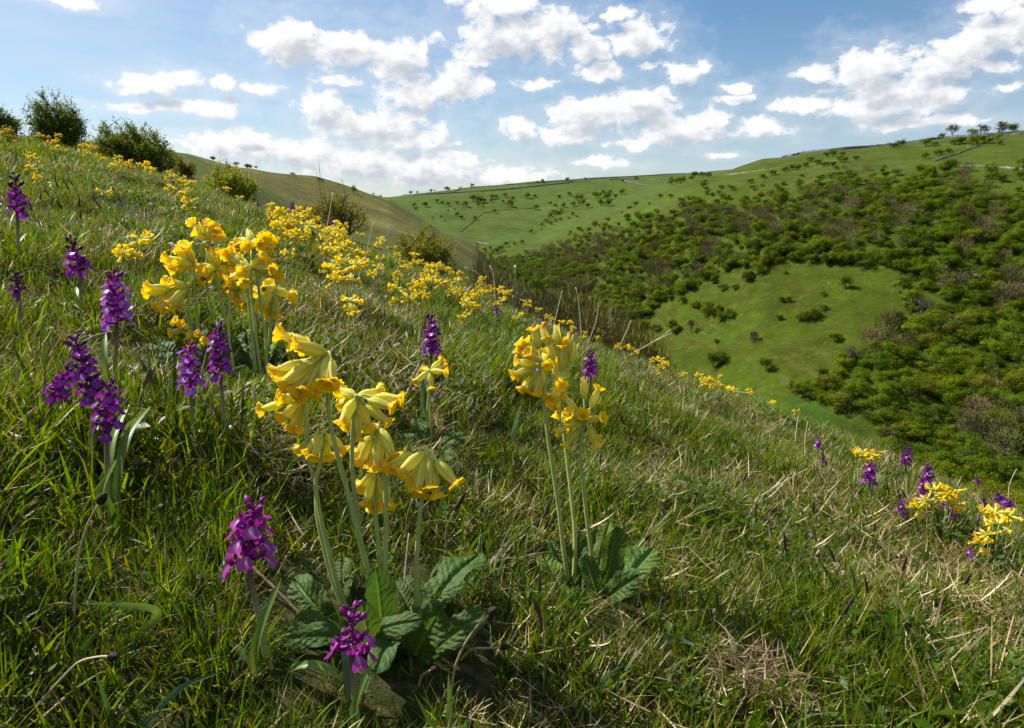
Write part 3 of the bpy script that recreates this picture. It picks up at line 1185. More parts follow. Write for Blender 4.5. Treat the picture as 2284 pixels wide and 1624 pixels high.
def hero_cowslip(name, label, base_uv, stems, umbels, leaves, tf, group=None, srad=5.6, lsink=0.006, sag=None, extra=0):
    """stems: pixel polylines; umbels: (node px, depth shift, [mouth px (, kind)], calyx px, depth spread)"""
    G, _ = hit(*base_uv, rmax=12)
    D = depth_of(G)
    k = D / FPX                      # metres per pixel at that depth
    rt = root(name, label, 'cowslip', G, group)
    for path, dd in stems:
        P = [at_depth(u, v, D + dd * (1 - i / (len(path) - 1)) ** 0.7) for i, (u, v) in enumerate([tf(*q) for q in path])]
        P[-1] = np.array([P[-1][0], P[-1][1], min(P[-1][2], float(Hz(P[-1][0], P[-1][1])) - 0.004)])
        obj('stem', stem_mesh(P[::-1], srad * 1.15 * k, srad * 0.85 * k, G), rt)
    for node, dd, mouths, cal, spread in umbels:
        nu_, nv_ = tf(*node)
        N0 = at_depth(nu_, nv_, D + dd)
        more = []
        for _ in range(extra):
            q = mouths[fr.integers(len(mouths))]
            f = fr.uniform(0.6, 1.0)
            more.append((node[0] + (q[0] - node[0]) * f + fr.normal(0, 14), node[1] + (q[1] - node[1]) * f + fr.normal(0, 14), 'open' if fr.uniform() < 0.8 else 'withered'))
        for i, q in enumerate(list(mouths) + more):
            kind = q[2] if len(q) > 2 else 'open'
            mu, mv_ = tf(q[0], q[1])
            lat = math.hypot(mu - nu_, mv_ - nv_) * k
            full = cal * 1.55 * k
            room = math.sqrt(max(full ** 2 - lat ** 2, 0.0)) * 0.75
            off = (1 if fr.uniform() < 0.5 else -1) * fr.uniform(0.25, 1.0) * (room + 0.004) * spread
            Mo = at_depth(mu, mv_, D + dd + off)
            add_flower(rt, G, cow_flower(fr, N0, Mo, cal * k * fr.uniform(0.92, 1.06), kind, sag=sag))
    for lf in leaves:
        (b, tp, w, dz, up, opt) = lf
        bu, bv = tf(*b)
        tu, tv = tf(*tp)
        B, _ = hit(bu, bv, rmax=12)
        if abs(depth_of(B) - D) > 0.12:
            B = at_depth(bu, bv, D)
        T_ = at_depth(tu, tv, depth_of(B) + dz)
        gz = float(Hz(T_[0], T_[1]))
        T_[2] = max(T_[2], gz + 0.004)
        B[2] -= lsink
        kd = unit([T_[0], T_[1]]) * 0.012
        KEEP_OUT.append((B[0] - kd[0], B[1] - kd[1], T_[0] - kd[0], T_[1] - kd[1], 0.5 * w * k + 0.014))
        sx, sy = -0.022, 0.012
        KEEP_OUT.append((B[0] + sx, B[1] + sy, T_[0] + sx, T_[1] + sy, 0.4 * w * k + 0.012))
        obj('leaf', leaf_mesh(fr, B, T_, w * 1.06 * k, G, up=up, **opt), rt)
    return rt, G, D


ID = lambda u, v: (u, v)
z3 = lambda u, v: (545.3 + .324 * u, 692.9 + .324 * v)
z5 = lambda u, v: (449.1 + .3283 * u, 1090.7 + .3283 * v)
z4 = lambda u, v: (1058.6 + .4348 * u, 673.7 + .4348 * v)
z2 = lambda u, v: (288.7 + .2765 * u, 449.1 + .2765 * v)


def L3(l):
    """leaf list given in the leaf frame, brought to the frame of the umbels' close-up"""
    return [((*b, ), (*t, ), w, dz, up, o) for b, t, w, dz, up, o in l]


def conv(fn_from, fn_to_inv, l):
    res = []
    for b, t, w, dz, up, o in l:
        res.append((fn_to_inv(*fn_from(*b)), fn_to_inv(*fn_from(*t)), w, dz, up, o))
    return res


i3 = lambda u, v: ((u - 545.3) / .324, (v - 692.9) / .324)
UPV = (0, -0.35, 1)
FACE = (0, -1, 0.35)
A_leaves = [
    ((1480, 880), (1890, 450), 92, 0.05, (-0.62, -0.9, 0.55), dict(arch=0.10, fold=0.22, petiole=0.12)),
    ((985, 830), (962, 465), 50, 0.03, (-0.2, -1, 0.3), dict(arch=0.05, fold=0.2, petiole=0.15)),
    ((960, 900), (630, 690), 66, 0.02, (-0.35, -0.75, 0.8), dict(arch=0.20, fold=0.2, petiole=0.12)),
    ((950, 990), (640, 850), 54, -0.01, (-0.35, -0.7, 0.8), dict(arch=0.24, fold=0.25, petiole=0.14)),
    ((1235, 1010), (1185, 530), 58, -0.01, (0.55, -1, 0.2), dict(arch=0.03, fold=0.35, petiole=0.10, wr=0.6)),
    ((1430, 870), (1305, 620), 44, 0.02, (0.6, -0.7, 0.4), dict(arch=0.10, fold=0.25)),
    ((1180, 1030), (1500, 890), 46, -0.02, (-0.1, -0.7, 1), dict(arch=0.28, fold=-0.25, petiole=0.2)),
    ((1480, 1130), (1945, 830), 58, -0.01, (-0.3, -0.8, 0.8), dict(arch=0.10, fold=0.2)),
    ((1420, 1120), (1640, 790), 80, -0.015, (-0.55, -1, 0.3), dict(arch=0.05, fold=0.2, petiole=0.12)),
    ((1060, 1040), (560, 1130), 56, -0.02, (0, -0.5, 1), dict(arch=0.20, fold=0.2)),
    ((1500, 760), (1640, 480), 34, 0.06, (-0.6, -0.5, 0.5), dict(arch=0.05, fold=0.3, wr=0.7)),
    ((1100, 960), (1090, 780), 54, -0.03, (0.3, -0.9, 0.5), dict(arch=0.2, fold=0.2)),
    ((1330, 1060), (1180, 1260), 50, -0.05, (0, -0.6, 1), dict(arch=0.2, fold=0.2)),
    ((1420, 880), (1380, 700), 40, 0.04, (0.4, -0.6, 0.5), dict(arch=0.10, fold=0.25)),
]
plantA, GA, DA = hero_cowslip(
    'cowslip_plant', 'tall front cowslip with six hanging yellow flower heads and broad crinkled leaves', (872, 1385),
    [([(590, 330), (576, 500), (582, 700), (620, 920), (680, 1130), (760, 1450), (830, 1700), (890, 2000), (920, 2110)], -0.012),
     ([(432, 640), (425, 850), (450, 1060), (490, 1200), (500, 1400), (540, 1600), (610, 1860), (700, 2080)], 0.015),
     ([(545, 870), (520, 1050), (490, 1190), (520, 1400), (572, 1620), (630, 1860), (720, 2080)], 0.010),
     ([(762, 625), (745, 800), (740, 1000), (745, 1150), (770, 1350), (800, 1600), (860, 1900), (930, 2100)], 0.002),
     ([(928, 830), (955, 950), (965, 1150), (970, 1300), (975, 1600), (960, 1900), (960, 2100)], 0.012),
     ([(905, 1130), (890, 1230), (905, 1450), (922, 1624), (930, 1900), (930, 2080)], 0.018),
     ([(1250, 990), (1245, 1150), (1215, 1330), (1200, 1500), (1185, 1700), (1185, 2000), (1180, 2300)], -0.008)],
    [((590, 320), -0.012, [(225, 155), (310, 222), (400, 245), (190, 425), (270, 440), (245, 515), (335, 490), (375, 615), (480, 605), (545, 520), (605, 505), (430, 560), (330, 560)], 66, 1.0),
     ((420, 625), 0.015, [(105, 685), (245, 740), (230, 610), (320, 815), (375, 825), (225, 590), (330, 700)], 52, 1.0),
     ((545, 850), 0.010, [(370, 960), (470, 1020), (580, 1010), (690, 965), (420, 985)], 50, 1.0),
     ((768, 610), 0.002, [(655, 545), (685, 645), (665, 785), (705, 815), (785, 895), (860, 810), (940, 545), (1085, 610), (1025, 668), (995, 775)], 56, 0.9),
     ((930, 805), 0.012, [(775, 990), (795, 1060), (865, 1075), (915, 1105), (1030, 1015), (960, 1080)], 64, 1.0),
     ((908, 1120), 0.018, [(800, 1215), (830, 1345), (885, 1365), (1000, 1360), (940, 1345)], 60, 1.0),
     ((1255, 978), -0.008, [(985, 1075), (1060, 1125), (1165, 1180), (1220, 1280), (1185, 1255), (1325, 1290), (1462, 1205), (1280, 1230)], 66, 0.9)],
    conv(z5, i3, A_leaves), z3)

B_leaves = [
    ((470, 1520), (345, 1290), 46, 0.02, (0.4, -0.9, 0.3), dict(arch=0.08, fold=0.25, col=C_LEAF * np.array((2.0, 1.7, 1.0)))),
    ((480, 1480), (383, 1215), 36, 0.03, (0.6, -0.8, 0.3), dict(arch=0.08, fold=0.4)),
    ((520, 1460), (540, 1190), 42, 0.01, (-0.4, -1, 0.3), dict(arch=0.05, fold=0.25)),
    ((600, 1430), (622, 1170), 34, 0.03, (0.5, -1, 0.3), dict(arch=0.05, fold=0.35)),
    ((620, 1440), (690, 1128), 38, 0.03, (-0.5, -1, 0.3), dict(arch=0.06, fold=0.3, col=C_LEAF * np.array((1.8, 1.5, 1.0)))),
    ((655, 1480), (728, 1150), 56, -0.01, (0.35, -1, 0.3), dict(arch=0.05, fold=0.25)),
    ((720, 1500), (915, 1265), 74, 0.02, (-0.5, -0.7, 0.9), dict(arch=0.10, fold=0.15, col=C_LEAF * np.array((1.4, 1.35, 1.3)))),
    ((690, 1510), (850, 1400), 52, -0.03, (-0.2, -0.8, 0.8), dict(arch=0.16, fold=0.2)),
    ((500, 1570), (570, 1470), 50, -0.02, (0, -0.8, 0.8), dict(arch=0.2, fold=0.2, col=C_LEAF * np.array((1.6, 1.5, 1.1)))),
    ((640, 1500), (560, 1300), 40, 0.0, (0.2, -1, 0.4), dict(arch=0.08, fold=0.2)),
]
plantB, GB_, DB = hero_cowslip(
    'cowslip_plant', 'second cowslip clump standing alone in front of the valley, with three crowded yellow heads', (1285, 1310),
    [([(358, 320), (370, 370), (356, 480), (370, 640), (400, 850), (430, 1050), (460, 1300), (490, 1500)], 0.0),
     ([(445, 420), (452, 560), (460, 680), (480, 850), (500, 1030), (515, 1200), (508, 1480)], 0.012),
     ([(565, 600), (555, 660), (545, 800), (560, 950), (575, 1100), (600, 1300), (615, 1520)], -0.008)],
    [((356, 325), 0.0, [(300, 130), (225, 200), (212, 238), (205, 300), (188, 375), (232, 455), (275, 462), (312, 482), (348, 470), (375, 325), (355, 262), (262, 190), (250, 215)], 42, 1.0),
     ((447, 420), 0.012, [(440, 185), (455, 240), (390, 530), (425, 590), (385, 505), (440, 425), (495, 155, 'withered'), (340, 105, 'withered'), (418, 105, 'bud'), (520, 200, 'bud'), (400, 545), (400, 300), (470, 200)], 46, 1.0),
     ((565, 610), -0.008, [(470, 600), (455, 478), (530, 572), (662, 590), (628, 745), (465, 745), (415, 672), (640, 438), (558, 382, 'withered'), (540, 590)], 42, 0.9)],
    B_leaves, z4, srad=4.6, sag=0.0, extra=4)

C_leafd = [
    ((470, 1330), (185, 1140), 50, 0.02, (0.2, -0.5, 1), dict(arch=0.12, fold=0.15)),
    ((480, 1380), (160, 1300), 44, 0.0, (0.1, -0.5, 1), dict(arch=0.14, fold=0.15)),
    ((600, 1330), (610, 1110), 36, 0.02, (-0.4, -1, 0.5), dict(arch=0.08, fold=0.2)),
    ((560, 1250), (575, 990), 26, 0.05, (0.5, -0.8, 0.3), dict(arch=0.1, fold=0.3)),
]
C_leafm = [
    ((960, 1360), (880, 1090), 62, 0.03, (-0.6, -0.8, 0.6), dict(arch=0.08, fold=0.2)),
    ((1060, 1400), (940, 1040), 54, 0.04, (-0.5, -0.8, 0.6), dict(arch=0.08, fold=0.25)),
    ((900, 1420), (800, 1120), 48, 0.01, (-0.5, -1, 0.3), dict(arch=0.06, fold=0.3)),
    ((1000, 1500), (830, 1360), 50, -0.01, (-0.2, -0.7, 0.9), dict(arch=0.12, fold=0.2)),
    ((1050, 1520), (880, 1560), 46, -0.03, (0.1, -0.6, 1), dict(arch=0.16, fold=0.2)),
    ((1120, 1400), (1270, 1240), 46, 0.04, (-0.5, -0.6, 0.7), dict(arch=0.10, fold=0.2)),
    ((1100, 1420), (1200, 1120), 30, 0.06, (-0.5, -0.8, 0.3), dict(arch=0.06, fold=0.3, col=C_LEAF * np.array((1.8, 1.6, 1.0)))),
    ((880, 1100), (720, 930), 30, 0.08, (-0.5, -0.8, 0.3), dict(arch=0.06, fold=0.3, col=C_LEAF * np.array((1.8, 1.6, 1.0)))),
    ((800, 1480), (680, 1540), 34, -0.03, (0.1, -0.6, 1), dict(arch=0.18, fold=0.2)),
]
hero_cowslip(
    'cowslip_plant', 'many stemmed cowslip behind the pale purple orchid, flowers leaning over to the left', (440, 800),
    [([(640, 330), (625, 450), (622, 620), (640, 800), (690, 1050), (600, 1330)], 0.02),
     ([(522, 520), (528, 650), (532, 800), (555, 1000), (605, 1260), (560, 1330)], 0.0),
     ([(690, 530), (705, 620), (725, 740), (750, 860), (790, 1050), (640, 1340)], 0.01),
     ([(468, 690), (475, 780), (490, 950), (510, 1080), (540, 1200), (540, 1340)], -0.01),
     ([(450, 800), (465, 950), (490, 1060), (520, 1180), (540, 1340)], -0.02),
     ([(585, 1095), (590, 1180), (580, 1340)], -0.02)],
    [((628, 300), 0.02, [(495, 165), (520, 250), (665, 190), (738, 185, 'withered'), (745, 265), (600, 210), (700, 230), (560, 150, 'withered'), (640, 170)], 42, 1.0),
     ((520, 500), 0.0, [(275, 450), (350, 360, 'withered'), (460, 350), (340, 555), (380, 530), (330, 500), (455, 380), (430, 345)], 42, 1.0),
     ((685, 520), 0.01, [(525, 520), (600, 560), (745, 415), (625, 360, 'withered'), (745, 560), (700, 400), (560, 650)], 42, 1.0),
     ((468, 690), -0.01, [(140, 690), (128, 740), (210, 850), (245, 875), (268, 780), (325, 640), (290, 650), (370, 840), (330, 885), (380, 830)], 44, 1.0),
     ((478, 1020), -0.02, [(328, 1055), (365, 955), (475, 1130), (345, 960)], 30, 1.0),
     ((585, 1090), -0.02, [(500, 1080), (480, 1150), (545, 1060), (600, 1120)], 26, 1.0)],
    C_leafd, z2, srad=3.0, sag=-0.05, extra=3)
hero_cowslip(
    'cowslip_plant', 'many stemmed cowslip just right of the left leaning one, thick yellow heads above dark leaves', (572, 850),
    [([(985, 400), (985, 560), (978, 660), (1000, 900), (1040, 1250), (1078, 1490)], 0.02),
     ([(950, 540), (950, 640), (965, 850), (990, 1100), (1032, 1520)], 0.0),
     ([(1010, 530), (1032, 620), (1060, 850), (1095, 1080), (1105, 1400)], 0.03),
     ([(880, 700), (818, 700), (810, 850), (798, 1020), (860, 1450)], 0.04)],
    [((1000, 340), 0.02, [(868, 340), (885, 300, 'withered'), (830, 370), (1055, 345), (1100, 270), (1155, 310), (1150, 385), (955, 225, 'withered'), (1110, 290), (940, 360)], 42, 1.0),
     ((975, 530), 0.0, [(780, 430), (830, 480), (840, 560), (790, 640), (1075, 445), (900, 560), (925, 665), (1160, 550), (1205, 615), (1215, 475, 'withered'), (800, 410), (870, 455), (1165, 530)], 44, 1.0),
     ((900, 690), 0.04, [(820, 660), (840, 770), (870, 795), (930, 835), (890, 835), (945, 850), (790, 690)], 40, 1.0)],
    C_leafm, z2, srad=3.4, sag=-0.05, extra=3)
hero_cowslip(
    'cowslip_plant', 'small cowslip with one open drooping head at the right end of the big yellow group', (600, 818),
    [([(1155, 740), (1160, 800), (1150, 900), (1125, 1150), (1118, 1340)], 0.0)],
    [((1158, 725), 0.0, [(1130, 672), (1312, 765), (1048, 860), (1080, 900), (1120, 942), (1190, 935), (1010, 735), (1065, 705, 'withered')], 42, 1.0)],
    [((1130, 1340), (1290, 1230), 30, 0.03, (-0.4, -0.7, 0.8), dict(arch=0.1, fold=0.2)), ((1110, 1340), (1180, 1160), 28, 0.05, (-0.3, -0.9, 0.3), dict(arch=0.1, fold=0.2))],
    z2, srad=3.2)
z7 = lambda u, v: (577.4 + .2528 * u, 320.8 + .2528 * v)
hero_cowslip(
    'cowslip_plant', 'lone cowslip with a single drooping head on a brown stalk, between the yellow groups', (777, 795),
    [([(800, 1400), (797, 1500), (790, 1700), (785, 1880)], 0.0)],
    [((802, 1390), 0.0, [(745, 1360), (905, 1395), (830, 1495), (768, 1445), (885, 1490), (852, 1355), (800, 1500)], 22, 1.0)],
    [((790, 1880), (850, 1800), 16, 0.03, (-0.3, -0.7, 0.8), dict(arch=0.1, fold=0.2))], z7, srad=2.2)
hero_cowslip(
    'cowslip_plant', 'small cowslip with few pale flowers right in front of the dark purple orchid spike', (958, 990),
    [([(1272, 435), (1268, 500), (1275, 650), (1282, 880), (1282, 980)], 0.0)],
    [((1272, 425), 0.0, [(1238, 405), (1170, 492), (1290, 540), (1362, 335), (1388, 380), (1390, 425)], 32, 0.9)],
    [((1265, 940), (1175, 740), 34, 0.02, (0.3, -0.8, 0.4), dict(arch=0.1, fold=0.3)), ((1300, 960), (1540, 860), 36, 0.02, (-0.2, -0.6, 1), dict(arch=0.18, fold=0.2)),
     ((1240, 960), (1060, 880), 34, 0.0, (0.2, -0.6, 1), dict(arch=0.18, fold=0.2)), ((1320, 1000), (1460, 1010), 30, -0.02, (0, -0.6, 1), dict(arch=0.2, fold=0.2))], z3, srad=2.4)

# ---- the drifts of smaller cowslips along the crest
PROTO = []
for i in range(6):
    r = np.random.default_rng(300 + i)
    mbs = MB()
    mbh = MB()
    ns = 1 + (i % 3)
    org = np.zeros(3)
    for q in range(ns):
        ha = r.uniform(0.115, 0.150) if q == 0 else r.uniform(0.075, 0.13)
        a = r.uniform(0, 6.28)
        tx = np.array([math.cos(a), math.sin(a), 0]) * (0.005 + 0.016 * q)
        top = tx + np.array([0, 0, ha])
        P = smooth_path([tx * 0.4 + np.array([0, 0, -0.006]), tx * 0.7 + np.array([0, 0, ha * 0.5]), top], 8)
        V, F = tube(P, np.linspace(0.0013, 0.0010, 8), 5)
        mbs.add(V, F, 0, C_STEM)
        lean = r.uniform(0, 6.28)
        for f in range(r.integers(8, 12)):
            az = lean + r.normal(0, 1.5)
            el = r.uniform(-0.75, 0.95)
            R = 0.030 * r.uniform(0.75, 1.1)
            M_ = top + R * np.array([math.cos(az) * math.cos(el), math.sin(az) * math.cos(el), math.sin(el)])
            kd = 'open' if r.uniform() < 0.9 else 'withered'
            ped, cal, cor = cow_flower(r, top, M_, 0.0185, kd, lod=1)
            mbh.add(ped[0], ped[1], 0, ped[2]).add(cal[0], cal[1], 1, cal[2])
            if cor is not None:
                mbh.add(cor[0], cor[1], 2, cor[2])
    mbl = MB()
    for q in range(5):
        a = r.uniform(0, 6.28)
        d = np.array([math.cos(a), math.sin(a), r.uniform(0.3, 1.1)])
        me = leaf_mesh(r, d * 0.003, d * r.uniform(0.03, 0.05), r.uniform(0.012, 0.020), org, up=(0, 0, 1), nu=8, nv=5, wr=0.6)
        PROTO_V = np.array([v.co for v in me.vertices])
        PROTO_F = [tuple(p.vertices) for p in me.polygons]
        mbl.add(PROTO_V, PROTO_F, 0, C_LEAF * r.uniform(0.9, 1.7))
        bpy.data.meshes.remove(me)
    PROTO.append([('stem', mbs.mesh('stem', [M_STEM])), ('flower_head', mbh.mesh('flower_head', [M_STEM, M_CALYX, M_PETAL])), ('leaf_rosette', mbl.mesh('leaf_rosette', [M_LEAF]))])

z6 = lambda u, v: (u * .2809, 179.7 + .2809 * v)
z4c = lambda u, v: (898.2 + .3933 * u, 577.4 + .3933 * v)
z8 = lambda u, v: (1796.5 + .2173 * u, 930.3 + .2173 * v)
C7 = [(190, 640), (200, 760), (330, 690), (350, 840), (470, 640), (530, 720), (450, 750), (660, 740), (770, 690), (750, 790), (790, 850), (600, 830), (680, 860), (720, 930), (760, 960), (850, 950),
      (885, 670), (940, 970), (290, 780), (300, 1000), (820, 1120), (790, 1040), (985, 1060), (1055, 1110), (1085, 860), (1170, 920), (1220, 1000), (1080, 1000), (1370, 970), (1420, 1000), (1465, 1015),
      (1360, 1045), (1320, 1110), (1230, 1140), (1500, 1100), (1560, 1060), (1620, 1100), (1680, 1110), (1770, 1130), (1815, 1145), (1630, 1230), (1750, 1240), (1800, 1285), (1970, 1170), (1950, 1220),
      (2065, 1270), (2130, 1290), (2200, 1270), (1880, 1340), (1920, 1310), (1990, 1310), (1240, 1310), (1395, 1290), (1840, 1420), (1340, 1250), (105, 545), (335, 605), (415, 605), (2140, 1390), (150, 690),
      (240, 720), (160, 640), (130, 600), (225, 640), (260, 650), (640, 790), (700, 800), (735, 850), (690, 730), (730, 700), (1540, 1130), (1590, 1080), (1650, 1080), (1460, 1150), (1900, 1370)]
C4 = [(370, 290), (660, 325), (680, 210), (710, 240), (775, 265), (830, 320), (905, 350), (950, 350), (1035, 385), (1100, 430), (1220, 485), (1270, 500), (1300, 515), (1460, 580), (1490, 600), (1600, 650),
      (1680, 670), (1740, 680), (1800, 680), (1860, 740), (1960, 750), (2100, 815), (2230, 870), (850, 330), (1430, 590), (1720, 700)]
C6 = [(385, 430), (465, 450), (380, 490), (445, 530), (500, 550), (285, 400), (320, 430), (640, 520), (700, 500), (755, 495), (655, 570), (690, 570), (790, 605), (940, 630), (1035, 660), (1100, 665), (1160, 675),
      (1225, 700), (1340, 845), (1355, 745), (1390, 770), (1450, 780), (1510, 840), (1525, 810), (1800, 860), (1910, 930), (2150, 990), (820, 880), (240, 600), (205, 590), (245, 715), (50, 330), (1525, 950),
      (30, 300), (60, 350), (980, 655), (1010, 670), (720, 520), (680, 510)]
C8 = [(570, 420), (760, 395), (1330, 830), (1440, 865), (1550, 800), (1925, 1040), (2100, 1100), (1975, 1180)]
mid = [(z7(*p), 0) for p in C7] + [(z4c(*p), 0) for p in C4] + [(z6(*p), 1) for p in C6] + [(z8(*p), 2) for p in C8] + [((310, 545), 1)]
cr = np.random.default_rng(44)
GRP = {0: ('cowslips in the drift along the crest', 'small yellow cowslip in the drift along the crest of the hillside'),
       1: ('cowslips below the hawthorn bushes', 'small yellow cowslip in the grass below the hawthorn bushes on the upper slope'),
       2: ('cowslips among the orchids on the right', 'small yellow cowslip among the purple orchids at the right edge of the slope')}


def place_plant(u, v, h, rmax=9.0, sink=0.0):
    """ground point from which a plant of height h reaches up to (u, v)"""
    p, ok = hit(u, v, rmin=0.35, rmax=rmax, lift=h)
    return p


for i, ((u, v), g) in enumerate(mid):
    h = {0: cr.uniform(0.060, 0.090), 1: cr.uniform(0.055, 0.075), 2: cr.uniform(0.056, 0.066)}[g]
    if len(C7) <= i < len(C7) + len(C4):
        h = cr.uniform(0.050, 0.068)
    elif i < len(C7):
        h = cr.uniform(0.064, 0.094) if u < 810 else cr.uniform(0.058, 0.080)
    p = place_plant(u, v, h)
    sc = h / (0.132 if g != 2 else 0.120)
    if g == 0:
        w_ = ('in the thick patch before the brown bush' if u < 700 else 'in the thick patch below the forked grey stalk' if u < 800 else 'between the thick patch and the olive crest bush' if u < 905
              else 'on the crest just right of the olive bush' if u < 1060 else 'on the crest above the violet orchid, before the scrub' if u < 1210 else 'along the crest between scrub and meadow' if u < 1480 else 'on the low crest before the valley meadow')
        lg = ('small yellow cowslip ' + w_, 'cowslips ' + w_)
    elif g == 1:
        w_ = 'at the far left under the tall airy hawthorn' if u < 130 else 'in the row under the wide dark hawthorn' if u < 350 else 'near the yellow-green gorse bush'
        lg = ('small yellow cowslip on the upper slope ' + w_, 'cowslips ' + w_)
    else:
        w_ = 'in the double head behind a purple orchid' if u < 2000 else 'in the patch around a small orchid' if u < 2170 else 'at the right edge, nearest the view'
        lg = ('small yellow cowslip on the right slope ' + w_, 'cowslips on the right slope ' + w_)
    rt = root('cowslip', lg[0], 'cowslip', p, lg[1], cr.uniform(0, 6.28), sc)
    for nm, me in PROTO[cr.integers(len(PROTO))]:
        obj(nm, me, rt)

# ---------------------------------------------------------------- early purple orchids
O_PUR = np.array((0.165, 0.010, 0.200))
O_MAG = np.array((0.265, 0.015, 0.235))
O_PALE = np.array((0.42, 0.14, 0.54))
O_WHITE = np.array((0.75, 0.55, 0.78))
O_DARK = np.array((0.075, 0.006, 0.080))
O_STEMT = np.array((0.130, 0.045, 0.075))
O_STEMB = np.array((0.260, 0.330, 0.100))


def petal(mb, o, d, n, L, W, curl, prof, tint, cup=0.0, nu=5, nv=5, m=0, tip=None):
    """a curved petal: starts at o along d, bends towards n by curl"""
    d, n = unit(d), unit(n)
    n = unit(n - d * np.dot(n, d))
    s = np.cross(d, n)
    V = []
    T = []
    p = np.asarray(o, float).copy()
    for i in range(nu):
        t = i / (nu - 1)
        a = curl * t
        dd = d * math.cos(a) + n * math.sin(a)
        nn = n * math.cos(a) - d * math.sin(a)
        for j in range(nv):
            q = -1 + 2 * j / (nv - 1)
            w = W * 0.5 * prof(t, q)
            V.append(p + s * q * w + nn * cup * W * q * q)
            T.append(tint if tip is None else tint * (1 - t) + tip * t)
        p = p + dd * L / (nu - 1)
    F = []
    for i in range(nu - 1):
        for j in range(nv - 1):
            b = i * nv + j
            F.append((b, b + 1, b + nv + 1, b + nv))
    mb.add(np.array(V), F, m, np.array(T))


OVAL = lambda t, q: 0.35 + 0.95 * math.sin(math.pi * (0.10 + 0.84 * t)) - 0.30


def floret_mesh(r, pal):
    """unit floret: Y = facing, Z = up; about two units wide"""
    base, lipc, mid = pal
    mb = MB()
    j = lambda a: a * r.uniform(0.9, 1.12)
    # ovary and spur
    V, F = tube(smooth_path([(0, -1.0, -0.25), (0, -0.5, -0.1), (0, 0, 0)], 6), [0.10, 0.13, 0.15, 0.15, 0.14, 0.12], 6)
    mb.add(V, F, 0, base * 0.75)
    V, F = tube(smooth_path([(0, 0, 0), (0.05, -0.45, 0.14), (0.08, -0.95, 0.42)], 6), [0.15, 0.16, 0.15, 0.14, 0.14, 0.09], 6)
    mb.add(V, F, 0, base)
    # hood: a back sepal and two petals bent together
    petal(mb, (0, 0.02, 0.05), (0, 0.35, 1), (0, 1, -0.3), j(0.95), j(0.52), j(1.25), OVAL, base, 0.22)
    for sx in (-1, 1):
        petal(mb, (0.05 * sx, 0.05, 0.02), (0.42 * sx, 0.55, 0.8), (-0.6 * sx, 0.9, -0.2), j(0.80), j(0.46), j(0.9), OVAL, base * 1.1, 0.2)
        # side sepals, spread like wings and turned up
        petal(mb, (0.08 * sx, -0.02, 0.0), (0.95 * sx, 0.15, 0.55), (0.1 * sx, -0.9, 0.5), j(1.05), j(0.55), j(0.7), OVAL, base * 1.15, 0.14, tip=base * 1.35)

    def lipp(t, q):
        w = 0.38 + 1.0 * min(1, t * 1.6)
        if t > 0.72:
            w *= 1 - (t - 0.72) * (1.2 + 0.5 * math.cos(q * 3 * math.pi))
        return w
    nu, nv = 7, 9
    b0 = mb.n
    petal(mb, (0, 0.10, -0.02), (0, 0.80, -0.55), (0, -0.5, -0.9), j(1.25), j(1.15), j(0.75), lipp, lipc, -0.16, nu, nv)
    T = mb.T[-1].copy()
    for i in range(nu):
        for q in range(nv):
            f = math.exp(-((q - (nv - 1) / 2) / 1.3) ** 2) * math.exp(-(i / 3.2) ** 2)
            T[i * nv + q] = lipc * (1 - f) + mid * f
            if 1 < i < 5 and (i * 3 + q) % 3 == 0 and abs(q - 4) < 3:
                T[i * nv + q] = T[i * nv + q] * 0.55 + O_DARK * 0.45
    mb.T[-1] = T
    return mb.mesh('floret', [M_ORCHID])


def bud_mesh(r, col):
    mb = MB()
    V, F = tube(smooth_path([(0, -0.85, -0.18), (0, -0.35, -0.05), (0, 0, 0)], 5), [0.09, 0.11, 0.12, 0.12, 0.12], 6)
    mb.add(V, F, 0, col * 0.8)
    zs = np.array([-0.05, 0.12, 0.40, 0.75, 1.02, 1.16])
    rs = np.array([0.10, 0.24, 0.34, 0.30, 0.16, 0.02])
    V, F = revolve(np.zeros(3), (0, 1, 0.25), zs, rs, 8, lambda i, a: (1 + 0.10 * np.cos(3 * a), 0))
    mb.add(V, F, 0, np.outer(np.repeat(np.linspace(0.85, 1.15, 6), 8), col))
    V, F = tube(smooth_path([(0, 0.05, 0), (0.03, -0.4, 0.22), (0.05, -0.75, 0.45)], 5), [0.12, 0.12, 0.12, 0.11, 0.07], 6)
    mb.add(V, F, 0, col)
    return mb.mesh('bud', [M_ORCHID])


PALS = {'purple': (O_PUR, O_PUR * 1.35, O_PALE), 'pale': (O_MAG * np.array((1.25, 1.8, 1.5)), np.array((0.36, 0.085, 0.52)), O_WHITE), 'magenta': (O_MAG, O_MAG * 1.3 + 0.02, O_WHITE), 'dark': (O_PUR * 0.62, O_PUR * 0.8, O_PUR)}
orr = np.random.default_rng(501)
FLOR = {k: [floret_mesh(orr, p) for _ in range(4)] for k, p in PALS.items()}
BUDS = {'purple': [bud_mesh(orr, O_PUR * 0.9) for _ in range(2)], 'pale': [bud_mesh(orr, O_MAG) for _ in range(2)], 'magenta': [bud_mesh(orr, O_MAG * 0.9) for _ in range(2)], 'dark': [bud_mesh(orr, O_DARK) for _ in range(2)]}


def strap_leaf(r, b, tip, w, org, up=(0, -0.4, 1), arch=0.2, col=(0.10, 0.19, 0.035), fold=0.5):
    return leaf_mesh(r, b, tip, w, org, up=up, arch=arch, fold=fold, wr=0.0, nu=18, nv=7, col=np.array(col), rib=np.array(col) * 1.35, petiole=0.08, tipw=0.35, mat=M_OLEAF)


